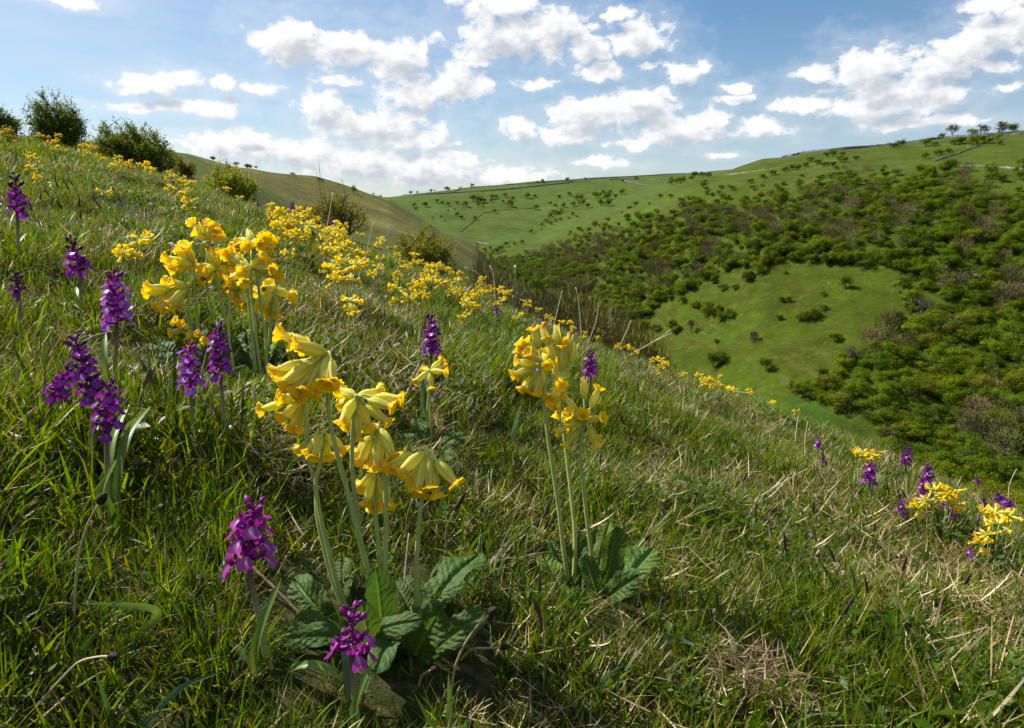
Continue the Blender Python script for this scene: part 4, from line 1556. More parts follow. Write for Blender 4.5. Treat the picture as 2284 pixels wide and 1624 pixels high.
def hero_orchid(label, top, bot, base, nfl, nbud, size, pal='purple', leaves=(), ground=None, srad=4.0, budpal=None, dd=0.0):
    """top/bot: ends of the flower spike, base: foot of the stem (pixels); size: floret half width in pixels"""
    if ground is None:
        G, _ = hit(*base, rmax=12)
    else:
        G, _ = hit(*ground, rmax=12)
    D = depth_of(G)
    k = D / FPX
    rt = root('orchid', label, 'orchid', G)
    pts = [at_depth(*base, D), at_depth(0.5 * (base[0] + bot[0]) + orr.normal(0, 2), 0.5 * (base[1] + bot[1]), D), at_depth(*bot, D + dd * .6), at_depth(*top, D + dd)]
    pts[0][2] = min(pts[0][2], float(Hz(pts[0][0], pts[0][1])) - 0.003)
    P = smooth_path(pts, 30)
    tt = np.linspace(0, 1, 30)
    sb = np.interp(0, [0, 1], [0, 1])
    Ls = np.linalg.norm(pts[3] - pts[2])
    Lt = np.linalg.norm(np.diff(P, axis=0), axis=1).sum()
    f0 = 1 - Ls / Lt
    V, F = tube(P, np.interp(tt, [0, f0, 1], [srad * 1.5 * k, srad * k, srad * 0.45 * k]), 8)
    c = np.repeat(np.clip((tt - 0.35 * f0) / (0.65 * f0 + 1e-6), 0, 1), 8)[:, None]
    obj('stem', new_mesh('stem', V - G, F, M_STEM, tint=O_STEMB * (1 - c) + (O_STEMT if pal != 'dark' else O_DARK * 1.3) * c), rt)
    nfl, size = max(3, int(round(nfl * 0.85))), size * 1.14
    n = nfl + nbud
    ph0 = orr.uniform(0, 6.28)
    for i in range(n):
        f = (i + 0.5) / n
        s = f0 + (1 - f0) * (0.02 + 0.98 * f)
        q = s * 29
        a = int(min(q, 28))
        pc = P[a] * (1 - (q - a)) + P[a + 1] * (q - a)
        isb = i >= nfl
        az = ph0 + i * 2.39996 + orr.normal(0, 0.25)
        tilt = -0.10 + 0.55 * f + orr.normal(0, 0.12) + (0.25 if isb else 0)
        y = np.array([math.cos(az) * math.cos(tilt), math.sin(az) * math.cos(tilt), math.sin(tilt)])
        x = unit(np.cross(y, [0, 0, 1]))
        z = np.cross(x, y)
        sc = size * k * ((1.0 - 0.22 * f) if not isb else (0.95 - 0.45 * (i - nfl + 0.5) / max(nbud, 1))) * orr.uniform(0.9, 1.1)
        M = Matrix(((x[0], y[0], z[0], 0), (x[1], y[1], z[1], 0), (x[2], y[2], z[2], 0), (0, 0, 0, 1)))
        loc = pc + y * sc * 0.95 + z * 0.15 * sc - G
        me = (BUDS[budpal or pal] if isb else FLOR[pal])
        o = obj('bud' if isb else 'floret', me[orr.integers(len(me))], rt)
        o.matrix_local = Matrix.Translation(loc) @ M @ Matrix.Scale(sc, 4)
    for (b, tp, w, dz, col) in leaves:
        B = at_depth(*b, D)
        B[2] = min(B[2], float(Hz(B[0], B[1])) + 0.01)
        T_ = at_depth(*tp, D + dz)
        T_[2] = max(T_[2], float(Hz(T_[0], T_[1])) + 0.01)
        obj('leaf', strap_leaf(orr, B, T_, w * k, G, col=col), rt)
    return rt


GR1, GR2, GR3 = (0.115, 0.200, 0.035), (0.160, 0.240, 0.045), (0.070, 0.135, 0.055)
hero_orchid('front orchid with pale magenta florets on a purple stalk, beside the big cowslip clump', (566, 1128), (556, 1262), (602, 1490), 16, 4, 25, 'magenta',
            [((612, 1560), (628, 1290), 24, -0.02, GR1), ((640, 1500), (760, 1560), 22, 0.0, GR1), ((600, 1540), (520, 1560), 24, 0.0, GR2), ((610, 1590), (566, 1420), 18, -0.03, GR3)], srad=6.5)
hero_orchid('short orchid mostly in bud at the bottom edge below the cowslip leaves', (790, 1352), (783, 1470), (800, 1640), 7, 8, 24, 'magenta',
            [((800, 1640), (765, 1400), 26, 0.03, GR3), ((805, 1640), (830, 1480), 20, -0.01, GR1)], srad=5.5)
hero_orchid('large pale purple orchid rising above the left-hand orchid cluster', (254, 614), (260, 724), (254, 905), 24, 5, 15, 'pale',
            [((256, 905), (236, 742), 16, 0.01, GR2), ((262, 930), (300, 820), 12, 0.02, GR2)], srad=4.5)
hero_orchid('tallest purple spike in the middle of the left-hand orchid cluster', (168, 756), (206, 888), (204, 1080), 22, 5, 15, 'purple',
            [((204, 1085), (240, 920), 14, 0.03, GR1), ((205, 1085), (140, 960), 16, 0.02, GR1)], srad=5)
hero_orchid('leaning purple orchid at the left end of the orchid cluster', (158, 822), (118, 890), (84, 1030), 17, 3, 13, 'purple',
            [((80, 1040), (52, 890), 18, 0.01, GR1), ((84, 1040), (132, 950), 14, 0.02, GR2), ((70, 1045), (14, 960), 20, 0.02, GR1), ((95, 1050), (120, 980), 16, -0.01, GR2)], srad=5)
hero_orchid('lowest purple orchid of the left-hand cluster with a tall green stalk', (244, 856), (238, 964), (250, 1180), 18, 3, 15, 'purple',
            [((250, 1180), (290, 900), 20, 0.04, GR2), ((260, 1170), (338, 905), 22, 0.05, GR1), ((252, 1190), (262, 1020), 22, -0.01, GR2)], srad=5)
hero_orchid('light purple orchid left of the dark one, in front of the big yellow cowslip group', (422, 772), (425, 868), (428, 1020), 19, 3, 13.5, 'pale',
            [((428, 1020), (452, 950), 14, 0.01, GR2), ((424, 1020), (340, 1000), 18, 0.0, GR1), ((430, 1022), (420, 985), 12, -0.01, GR1)], srad=3.8)
hero_orchid('deep purple orchid on a dark stalk in front of the big yellow cowslip group', (488, 722), (492, 836), (507, 1030), 19, 5, 12.5, 'purple',
            [((507, 1030), (520, 930), 14, 0.02, GR3)], srad=4)
hero_orchid('dark purple orchid at the far left edge with closed buds on top', (34, 392), (38, 478), (42, 590), 12, 8, 12, 'purple', [((42, 590), (60, 520), 10, 0.02, GR1)], srad=3.2, budpal='dark')
hero_orchid('purple orchid with nearly black upper buds above the pale one', (158, 532), (180, 612), (188, 715), 12, 8, 12.5, 'purple', [((188, 715), (170, 640), 12, 0.02, GR1)], srad=3.6, budpal='dark')
hero_orchid('small withered dark orchid on a thick pale stalk at the left edge', (34, 608), (40, 652), (48, 770), 3, 8, 9.5, 'dark', [((48, 770), (44, 690), 14, 0.01, GR2)], srad=4.5, budpal='dark')
hero_orchid('dense violet orchid spike standing alone between the two big cowslip clumps', (962, 706), (962, 792), (950, 950), 22, 4, 10, 'purple', [((948, 950), (950, 812), 13, 0.0, GR3), ((946, 955), (938, 900), 10, 0.0, GR3)], srad=3)
hero_orchid('dense purple orchid just right of the second cowslip clump', (1316, 784), (1318, 842), (1310, 930), 17, 4, 8.0, 'purple', [((1310, 930), (1300, 880), 9, 0.0, GR3)], srad=2.4)
hero_orchid('purple orchid half hidden behind the second cowslip clump', (1204, 800), (1206, 850), (1212, 930), 14, 3, 8.0, 'purple', [], srad=2.4)
hero_orchid('purple orchid below the double cowslip on the right', (1942, 1032), (1940, 1076), (1940, 1140), 16, 3, 7.2, 'purple', [((1942, 1140), (1960, 1105), 8, 0.0, GR2)], srad=2.2)
hero_orchid('upright violet orchid against the dark wood on the right crest', (2024, 998), (2020, 1038), (2026, 1092), 15, 4, 6.0, 'purple', [((2026, 1092), (2030, 1060), 6, 0.0, GR2)], srad=1.8)
hero_orchid('taller spike of the crossing pair of dark orchids on the right', (2068, 1034), (2070, 1076), (2066, 1140), 15, 4, 6.4, 'purple', [], srad=1.8)
hero_orchid('lower spike of the crossing pair of dark orchids on the right, on a pale stalk', (2056, 1064), (2060, 1112), (2048, 1175), 15, 3, 6.4, 'purple', [((2046, 1175), (2050, 1125), 9, 0.0, GR2)], srad=2.2)
hero_orchid('small orchid left of the crossing pair on the right', (2010, 1116), (2012, 1148), (2018, 1195), 11, 3, 6.0, 'purple', [((2018, 1195), (1990, 1170), 9, 0.0, GR2)], srad=1.8)
hero_orchid('small orchid between the two heads of a cowslip on the right', (2112, 1094), (2110, 1120), (2104, 1165), 11, 3, 6.4, 'purple', [], srad=1.8)
hero_orchid('orchid on a leaning pale stalk under the right-hand cowslip', (2136, 1122), (2128, 1154), (2100, 1205), 11, 4, 6.6, 'purple', [], srad=2.0)
hero_orchid('purple orchid left of a close pair near the right edge', (2228, 1100), (2230, 1124), (2234, 1165), 10, 3, 5.8, 'purple', [], srad=1.8)
hero_orchid('purple orchid right of a close pair near the right edge', (2250, 1114), (2253, 1138), (2256, 1178), 10, 3, 5.8, 'purple', [], srad=1.8)
hero_orchid('dull small orchid in bud left of the close pair near the right edge', (2194, 1110), (2196, 1124), (2200, 1160), 4, 5, 4.6, 'dark', [], srad=1.4)
hero_orchid('tiny orchid highest on the right crest against the wood', (2180, 1066), (2181, 1078), (2182, 1110), 6, 3, 4.2, 'purple', [], srad=1.2)
hero_orchid('washed out orchid low on the right-hand slope in short grass', (2164, 1220), (2165, 1242), (2166, 1275), 9, 2, 5.2, 'pale', [], srad=1.6)
hero_orchid('faded orchid on the crest beside the lone small cowslip', (1824, 978), (1824, 1002), (1824, 1050), 9, 3, 4.6, 'pale', [], srad=1.5)
hero_orchid('dark little orchid below the faded one on the crest', (1836, 1016), (1834, 1036), (1832, 1070), 5, 5, 4.6, 'dark', [], srad=1.4)
hero_orchid('little violet orchid in the middle of the slope below the crest drift', (1107, 684), (1107, 698), (1106, 730), 8, 3, 4.0, 'purple', [], srad=1.2)
hero_orchid('distant violet orchid in front of the brown bush on the crest', (652, 452), (652, 468), (652, 500), 8, 3, 3.4, 'purple', [], srad=1.0)
hero_orchid('distant orchid at the left of the pair behind the crest drift', (676, 470), (676, 484), (676, 515), 7, 3, 3.4, 'purple', [], srad=1.0)
hero_orchid('distant orchid at the right of the pair behind the crest drift', (742, 488), (742, 500), (742, 525), 7, 3, 3.2, 'purple', [], srad=1.0)
hero_orchid('tiny violet orchid at the head of the slope near the green bush', (575, 450), (575, 460), (575, 485), 6, 2, 3.0, 'purple', [], srad=0.9)
hero_orchid('tiny violet orchid on the upper slope below the hawthorns', (386, 395), (386, 408), (386, 430), 7, 2, 3.2, 'purple', [], srad=0.9)

# ---------------------------------------------------------------- bushes and trees
M_TREELEAF = plant_mat('tree_leaf', None, trans=0.34, rough=0.7, spec=0.08, var=0.22, hue=0.010, sat=1.05)
M_BUSHLEAF = plant_mat('bush_leaf', None, trans=0.48, rough=0.6, spec=0.12, var=0.10, hue=0.01)
M_BARK = plant_mat('bark', (0.075, 0.062, 0.050), trans=0.0, rough=0.9, spec=0.1, var=0.2, hue=0.01)
M_BARE = plant_mat('bare_twigs', None, trans=0.05, rough=0.9, spec=0.1, var=0.2, hue=0.015)
M_STONE = plant_mat('limestone', None, trans=0.0, rough=0.9, spec=0.2, var=0.1, hue=0.005, mottle=0.3, mscale=2.0)
T_GRN = np.array((0.092, 0.138, 0.010))
T_DRK = np.array((0.060, 0.100, 0.010))
T_LIT = np.array((0.125, 0.165, 0.010))
T_OLV = np.array((0.118, 0.132, 0.014))
B_GRY = np.array((0.140, 0.118, 0.080))
B_BRN = np.array((0.150, 0.108, 0.056))


def quads(C, Nn, S1, S2, r):
    """leaf faces: centres C, normals Nn, half sizes"""
    n = len(C)
    Nn = Nn / (np.linalg.norm(Nn, axis=1)[:, None] + 1e-9)
    a = r.normal(0, 1, (n, 3))
    X = np.cross(Nn, a)
    X /= np.linalg.norm(X, axis=1)[:, None] + 1e-9
    Y = np.cross(Nn, X)
    V = np.empty((n, 4, 3))
    V[:, 0] = C - X * S1[:, None]
    V[:, 1] = C + Y * S2[:, None] + Nn * (S2 * 0.25)[:, None]
    V[:, 2] = C + X * S1[:, None]
    V[:, 3] = C - Y * S2[:, None] + Nn * (S2 * 0.25)[:, None]
    return V.reshape(-1, 3), np.arange(4 * n).reshape(n, 4)


def crown(r, nc, nl, leaf, asp=(0.5, 0.5, 0.40), zc=0.58, col=T_GRN, low=0.12, lean=0.0):
    """unit tree crown, one unit high: clumps of leaf faces round an uneven set of boughs"""
    C, Nn, T = [], [], []
    asp = (asp[0] * r.uniform(0.85, 1.25), asp[1] * r.uniform(0.85, 1.25), asp[2])
    skew = r.normal(0, 0.18, 2)
    for i in range(nc):
        d = r.normal(0, 1, 3)
        d /= np.linalg.norm(d)
        d[2] = d[2] if d[2] > -0.6 else -d[2] * 0.5
        R = r.uniform(0.35, 1.0)
        c = np.array([d[0] * asp[0] * R + lean * d[2] * 0.2, d[1] * asp[1] * R, zc + d[2] * asp[2] * R])
        c[:2] += skew * (c[2] - 0.4)
        rad = r.uniform(0.11, 0.25) * (1.15 - 0.3 * R)
        q = r.normal(0, 1, (nl, 3))
        q /= np.linalg.norm(q, axis=1)[:, None]
        rr = rad * r.uniform(0.35, 1.1, nl) ** 0.6
        p = c + q * rr[:, None] * np.array([1.0, 1.0, 0.95])
        C.append(p)
        Nn.append(q * 0.8 + d * 0.7 + np.array([0, 0, 0.25]) + r.normal(0, 0.5, (nl, 3)))
        cc_ = col * r.uniform(0.78, 1.30)
        cc_ = cc_ * (1 - 0.25) + T_LIT * 0.25 if r.uniform() < 0.3 else cc_
        T.append(np.repeat(cc_[None, :] * r.uniform(0.85, 1.2, (nl, 1)), 4, 0))
    C = np.concatenate(C)
    C[:, 2] = np.maximum(C[:, 2], low * r.uniform(0.4, 1.2, len(C)))
    n = len(C)
    S1 = leaf * r.uniform(0.7, 1.4, n)
    V, F = quads(C, np.concatenate(Nn), S1, S1 * r.uniform(0.5, 0.9, n), r)
    return V, F, np.concatenate(T)


def trunk(r, h=0.55, rad=0.030, limbs=4, spread=0.28):
    mb = MB()
    P = smooth_path([(0, 0, -0.06), (r.normal(0, 0.02), r.normal(0, 0.02), h * 0.5), (r.normal(0, 0.04), r.normal(0, 0.04), h)], 6)
    V, F = tube(P, np.linspace(rad * 1.3, rad * 0.5, 6), 5)
    mb.add(V, F)
    for i in range(limbs):
        a = r.uniform(0, 6.28)
        s = P[r.integers(1, 5)]
        e = s + np.array([math.cos(a) * spread, math.sin(a) * spread, r.uniform(0.15, 0.35)])
        V, F = tube(smooth_path([s, (s + e) / 2 + r.normal(0, 0.02, 3), e], 5), np.linspace(rad * 0.55, rad * 0.15, 5), 4)
        mb.add(V, F)
    return mb


def bare_tree(r, depth_n=5, col=B_GRY, spread=0.62, twig=0.0085):
    """unit-high leafless tree: forking limbs, then a haze of fine twigs"""
    mb, mt = MB(), MB()

    def grow(p, d, L, rad, lv):
        e = p + d * L
        m = (p + e) / 2 + r.normal(0, L * 0.06, 3)
        if lv <= 2:
            V, F = tube(smooth_path([p, m, e], 4), np.linspace(rad, rad * 0.62, 4), 4, cap=False)
            mb.add(V, F, 0, col * 0.75)
        else:
            s = unit(np.cross(d, r.normal(0, 1, 3))) * max(rad, twig)
            mt.add(np.array([p - s, p + s, e]), [(0, 1, 2)], 0, col * r.uniform(0.75, 1.25))
        if lv < depth_n:
            nb_ = r.integers(3, 5) if lv < 2 else r.integers(3, 5)
            for _ in range(nb_):
                nd = unit(d + r.normal(0, spread, 3) + np.array([0, 0, 0.10]))
                s0 = r.uniform(0.45, 1.0)
                grow(p + d * L * s0, nd, L * r.uniform(0.58, 0.82), rad * 0.55, lv + 1)
    grow(np.array([0, 0, -0.05]), unit([r.normal(0, .08), r.normal(0, .08), 1]), 0.34, 0.026, 0)
    return mb, mt


tr = np.random.default_rng(902)
# tree kinds: list of part lists; size one unit high
KGRN, KBUSH, KBARE, KTHK = [], [], [], []
for i in range(7):
    col = [T_GRN, T_DRK, T_GRN, T_LIT * 0.85, T_OLV, T_DRK * 1.1, T_GRN * 1.15][i]
    V, F, T = crown(tr, tr.integers(24, 36), 90, 0.021, (0.46, 0.46, 0.42), 0.50, col, 0.03)
    KGRN.append([('crown', new_mesh('crown', V, F, M_TREELEAF, tint=T, smooth=False)), ('trunk', trunk(tr).mesh('trunk', [M_BARK]))])
for i in range(5):
    col = [T_DRK, T_GRN * 0.9, T_DRK * 1.2, T_GRN, T_OLV * 0.8][i]
    V, F, T = crown(tr, tr.integers(22, 30), 80, 0.026, (0.50, 0.50, 0.42), 0.44, col, 0.01)
    KBUSH.append([('crown', new_mesh('crown', V, F, M_TREELEAF, tint=T, smooth=False)), ('trunk', trunk(tr, 0.4, 0.035).mesh('trunk', [M_BARK]))])
for i in range(4):
    col = [B_GRY, B_BRN, B_GRY * 0.9, B_GRY * 1.1][i]
    a, b = bare_tree(tr, 6 if i < 2 else 5, col)
    KBARE.append([('trunk', a.mesh('trunk', [M_BARE])), ('crown', b.mesh('crown', [M_BARE], smooth=False))])


def thicket(r, col, green=0.25):
    """unit bare crown seen from far: a dense cloud of short upright twigs"""
    n = 850
    d = r.normal(0, 1, (n, 3))
    d /= np.linalg.norm(d, axis=1)[:, None]
    R = r.uniform(0.25, 1.0, n) ** 0.5
    C = np.column_stack([d[:, 0] * 0.48 * R, d[:, 1] * 0.48 * R, 0.54 + d[:, 2] * 0.44 * R])
    C *= 1 + 0.10 * np.sin(C[:, :1] * 19 + r.uniform(0, 6)) * np.sin(C[:, 1:2] * 17)
    up = np.column_stack([d[:, 0] * 0.8, d[:, 1] * 0.8, np.abs(d[:, 2]) * 0.6 + 0.7]) + r.normal(0, 0.25, (n, 3))
    up /= np.linalg.norm(up, axis=1)[:, None]
    sd = np.cross(up, r.normal(0, 1, (n, 3)))
    sd /= np.linalg.norm(sd, axis=1)[:, None]
    L = r.uniform(0.06, 0.16, n)[:, None]
    w = r.uniform(0.006, 0.014, n)[:, None]
    V = np.stack([C - sd * w - up * L * .5, C + sd * w - up * L * .5, C + up * L * .5], 1).reshape(-1, 3)
    T = np.repeat(np.where(r.uniform(0, 1, (n, 1)) < green, T_OLV[None, :], col[None, :]) * r.uniform(0.7, 1.3, (n, 1)), 3, 0)
    return V, np.arange(3 * n).reshape(n, 3), T


for i in range(5):
    col = [B_GRY, B_BRN, B_GRY * 0.95, np.array((0.185, 0.125, 0.080)), B_GRY * 1.1][i]
    V, F, T = thicket(tr, col, [0.35, 0.5, 0.6, 0.3, 0.45][i])
    KTHK.append([('crown', new_mesh('crown', V, F, M_BARE, tint=T, smooth=False)), ('trunk', trunk(tr, 0.7, 0.022, 5, 0.25).mesh('trunk', [M_BARK]))])

wr = np.random.default_rng(66)


def where_in_wood(u, v):
    if u < 1420:
        return 'at the foot of the far hill' if v < 640 else 'left of the valley meadow'
    if v > 900:
        return 'nearest the orchids on the right crest'
    if u > 1900 and v > 600:
        return 'right of the valley meadow' if v < 760 else 'below the meadow, towards the right edge'
    if v > 500:
        return 'just above the valley meadow'
    return 'high up, under the thorn-dotted pasture'


def where_meadow(u, v):
    if v < 612:
        return ('in the row along the top edge of the valley meadow', 1)
    if u < 1520:
        return ('on the straw-tinged left rim of the valley meadow', 1)
    if u > 1980:
        return ('at the upper right corner of the valley meadow', 1)
    if v > 850:
        return ('at the lower tip of the valley meadow', 1)
    if 1535 < u < 1645 and 670 < v < 720:
        return ('in the loose clump left of centre on the valley meadow', 1)
    if 1760 < u < 1850 and 680 < v < 725:
        return ('in the tight clump right of centre on the valley meadow', 1)
    if v > 760:
        return ('alone on the lower half of the valley meadow', 1)
    return ('scattered over the upper half of the valley meadow', 1)


def where_upper(u, v):
    if u < 1660:
        return 'on the shoulder where the pasture meets the far hill'
    if u > 2150:
        return 'by the pale wall at the right end of the pasture'
    if v < 330:
        return 'close under the skyline trees on the right'
    if u < 1900:
        return 'in the middle of the pasture below the skyline wall'
    return 'on the pasture just above the wood, towards the right'


def where_far(u, v):
    if v > 525:
        return 'at the foot of the far hill by the valley floor'
    if u < 1000:
        return 'on the left end of the far hillside'
    if u < 1100 and v < 465:
        return 'in the dark cluster left of centre on the far hill'
    if u > 1290:
        return 'of the right-hand cluster on the far hill'
    if v > 465:
        return 'on the lower slope of the far hill'
    return 'thinly spread over the middle of the far hill'




def plant_tree(p, h, kinds, name, label, cat, group, wide=1.0, k=None, sink=0.03):
    q = kinds[wr.integers(len(kinds)) if k is None else k]
    rt = root(name, label, cat, p - np.array([0, 0, sink * h]), group, wr.uniform(0, 6.28))
    s = (h * wide * wr.uniform(0.9, 1.12), h * wide * wr.uniform(0.9, 1.12), h)
    for nm, me in q:
        obj(nm, me, rt, sc=s)
    return rt


r1 = lambda u, v: (898.2 + .2809 * u, 352.9 + .2809 * v)
r2 = lambda u, v: (1475.7 + .3539 * u, 256.6 + .3539 * v)
r3 = lambda u, v: (1411.5 + .382 * u, 513.3 + .382 * v)
FARHILL = [(90, 370, 1.2), (105, 400, .7), (178, 368, 1.3), (270, 338), (315, 352, .8), (366, 362), (430, 352, .8), (487, 362, 1.4), (555, 318, 1.5), (590, 325, 1.4), (620, 330, 1.4), (597, 365, .8), (636, 370, .9), (650, 335), (700, 335, .9),
           (710, 305, 1.2), (735, 305), (810, 293), (872, 322), (840, 358, 1.8), (795, 340, .7), (725, 417), (432, 445), (465, 470), (572, 477), (305, 462, .6), (237, 467, .5), (335, 492, .5), (360, 415, .5), (412, 403, .5),
           (1055, 388, 1.3), (990, 297, 1.5), (1050, 298, .8), (1242, 300, .8), (1328, 282), (1385, 312, 1.4), (1415, 312, 1.3), (1170, 357), (1212, 374, .8), (1275, 375, 1.2), (1350, 365, 1.2), (1435, 350, 1.2), (1405, 355),
           (1535, 292, 1.7), (1560, 292, 1.3), (1597, 272, 1.2), (1650, 265), (1620, 302, 1.9), (1690, 302), (1735, 265, 1.4), (1465, 375, 1.4), (1570, 352, 1.5), (1625, 352, 1.7), (1222, 430), (1182, 445), (1165, 460), (1252, 482, .8),
           (1262, 412), (1200, 425), (1245, 432, .8), (1345, 440, .9), (1320, 472, .6), (1385, 462, .7), (1172, 510, 1.1), (1140, 497), (1105, 525), (1217, 490, .8), (1015, 578, 1.1), (820, 684, 1.2), (770, 715, 1.5), (745, 735, 1.3), (950, 665),
           (888, 680, .9), (695, 712, .9), (652, 725), (715, 745, .8), (690, 770), (625, 765, .9), (597, 705, .6), (590, 680, .6), (650, 780), (1370, 640, .8), (1100, 560, .5)]
SKYT = [(70, 272), (115, 271, .7), (222, 258, .8), (255, 256, .5), (350, 242, 1.1), (366, 243), (450, 237, .6), (553, 217), (1070, 187, .6), (1112, 180), (1305, 166, 1.1), (1450, 162, .6), (1745, 177, .9), (1853, 154, .9), (2130, 162, .9)]
for q in FARHILL:
    u, v = r1(q[0], q[1])
    s = q[2] if len(q) > 2 else 1.0
    hp = 11.5 * s
    p, ok = hit(u, v + hp * 0.42, rmin=380)
    w_ = where_far(u, v)
    plant_tree(p, hp * depth_of(p) / FPX, KBUSH if s < 0.9 else KGRN, 'tree', 'small dark green tree ' + w_, 'tree', 'trees ' + w_, 1.0, sink=0.02)
for q in SKYT:
    u, v = r1(q[0], q[1])
    s = q[2] if len(q) > 2 else 1.0
    hp = 10.5 * s
    p, ok = hit(u, v + hp * 0.45, rmin=500)
    plant_tree(p, hp * depth_of(p) / FPX, KGRN, 'tree', 'small round tree standing on the skyline of the far hill', 'tree', 'trees along the far skyline', 1.0)
p, ok = hit(*r1(472, 236), rmin=500)
plant_tree(p, 9 * depth_of(p) / FPX, KBARE, 'bare_tree', 'small pale leafless tree on the far skyline', 'tree', None)
# the field trees along the top of the right-hand side
for (u_, v_, hp, bare, lab) in [(1825, 138, 31, 1, 'bare tree with a fan-shaped crown on the right skyline, leftmost of the three bare ones'), (2008, 122, 28, 1, 'leaning bare tree on the right skyline, middle of the three bare ones'),
                                (2120, 120, 36, 1, 'largest bare tree on the right skyline'), (2207, 120, 28, 0, 'dark leafy tree on the right skyline beside the largest bare tree'),
                                (1755, 152, 16, 0, 'small round green tree at the left foot of the leftmost bare tree'), (1958, 134, 20, 0, 'green tree at the foot of the leaning bare tree')]:
    p, ok = hit(*r2(u_, v_), rmin=300)
    plant_tree(p, hp * (1.25 if bare else 1.0) * depth_of(p) / FPX, KBARE if bare else KGRN, 'bare_tree' if bare else 'tree', lab, 'tree', None, 1.2 if bare else 1.05, k=(hp % 2 if bare else None))
UPPER = [(1465, 205, 13, 1.5), (1500, 200, 17), (1663, 200, 20), (1722, 198, 14), (1850, 185, 14, 1.6), (1890, 183, 18, 1.3), (1960, 190, 20), (1985, 180, 22), (2030, 180, 20), (2060, 182, 17), (2112, 160, 16), (2130, 188, 12), (1040, 265, 14),
         (1080, 262, 18), (1140, 255, 11), (938, 296, 14), (1225, 283, 12), (1730, 256, 16), (1750, 252, 14), (1812, 248, 15), (1660, 276, 15), (820, 345, 14), (778, 358, 13), (858, 345, 14), (908, 330, 14), (985, 310, 14), (1125, 300, 17),
         (1150, 300, 15), (1080, 322, 12), (1050, 320, 11), (1022, 325, 12), (210, 398, 16), (255, 392, 14), (295, 392, 14), (185, 410, 12), (120, 435, 18), (95, 430, 14), (60, 440, 14), (2078, 385, 30), (2100, 410, 20), (2255, 408, 22),
         (2222, 370, 18), (2282, 330, 24), (1815, 365, 34), (1780, 370, 28), (2140, 425, 22), (1640, 380, 30), (1700, 390, 28), (1900, 350, 10), (262, 455, 13), (375, 465, 10), (430, 460, 9), (560, 430, 12), (640, 400, 12), (700, 380, 14)]
for q in UPPER:
    u, v = r2(q[0], q[1])
    p, ok = hit(u, v, rmin=200)
    plant_tree(p, q[2] * depth_of(p) / FPX * 1.1, KBUSH if q[2] < 15 else KGRN, 'tree', 'dark green thorn tree ' + where_upper(u, v), 'tree', 'thorn trees ' + where_upper(u, v), q[3] if len(q) > 3 else 1.15)
MEADOW = [(555, 235, 24), (580, 222, 16), (655, 205, 18), (668, 300, 26), (690, 285, 16), (730, 262, 28), (765, 215, 26), (890, 258, 9), (1240, 345, 30, .8), (1112, 385, 11), (868, 422, 14), (905, 420, 14), (525, 352, 16), (595, 348, 13),
          (470, 312, 18), (1000, 530, 22), (1040, 522, 24), (1080, 505, 18), (970, 530, 16), (1112, 470, 14), (855, 525, 14), (370, 460, 18), (350, 455, 12), (420, 505, 22), (460, 500, 20), (510, 530, 22), (560, 520, 22), (500, 480, 18), (430, 462, 18),
          (290, 430, 18), (285, 362, 22), (320, 350, 14), (50, 590, 24), (140, 590, 16), (20, 580, 16), (250, 608, 12), (485, 660, 10), (470, 800, 34), (510, 790, 30), (775, 820, 30), (1172, 652, 22), (1200, 640, 14), (1138, 205, 24), (1225, 205, 28), (1255, 200, 24),
          (1325, 192, 22), (1345, 190, 16), (1412, 195, 22), (1490, 215, 38), (1530, 190, 30), (1590, 252, 34), (1560, 240, 24), (1580, 352, 34), (1720, 298, 20), (1000, 165, 26), (960, 178, 22), (925, 178, 18), (830, 160, 30), (780, 170, 26), (700, 170, 22), (870, 150, 30),
          (1100, 140, 36), (1050, 145, 34), (1180, 135, 32), (1110, 870, 26), (990, 980, 36), (940, 950, 26), (1060, 960, 30), (430, 262, 16), (1640, 250, 24), (1650, 170, 24), (1370, 620, 18), (190, 400, 20), (130, 430, 18)]
for q in MEADOW:
    u, v = r3(q[0], q[1])
    p, ok = hit(u, v, rmin=110)
    plant_tree(p, 1.3 * q[2] * depth_of(p) / FPX, KBUSH if q[2] < 20 else (KBUSH + KGRN), 'bush', 'dark green thorn bush ' + where_meadow(u, v)[0], 'bush', 'bushes ' + where_meadow(u, v)[0], q[3] if len(q) > 3 else 0.95)
for (u_, v_, hp, lab) in [(1925, 375, 88, 'tall grey bare tree with a wide dome at the right edge of the meadow'), (1665, 490, 62, 'grey leafless tree on the right rim of the meadow, below the tall dome-shaped one'),
                          (1500, 565, 56, 'brownish bare tree hanging over the meadow from the right'), (1290, 770, 58, 'bare spreading tree at the lower right corner of the meadow'),
                          (345, 600, 44, 'thin leafless sapling in the left of the meadow'), (697, 660, 48, 'lone slender bare sapling in the middle of the meadow')]:
    p, ok = hit(*r3(u_, v_), rmin=110)
    plant_tree(p, hp * depth_of(p) / FPX, KBARE, 'bare_tree', lab, 'tree', None, 1.25 if hp > 50 else 0.8)
p, ok = hit(*r3(230, 600), rmin=110)
V, F, T = crown(tr, 16, 34, 0.05, (0.42, 0.42, 0.40), 0.58, np.array((0.13, 0.15, 0.012)), 0.1)
plant_tree(p, 38 * depth_of(p) / FPX, [[('crown', new_mesh('crown', V, F, M_TREELEAF, tint=T, smooth=False)), KGRN[0][1]]], 'tree', 'bright yellow-green young tree at the left side of the meadow', 'tree', None, 0.9)
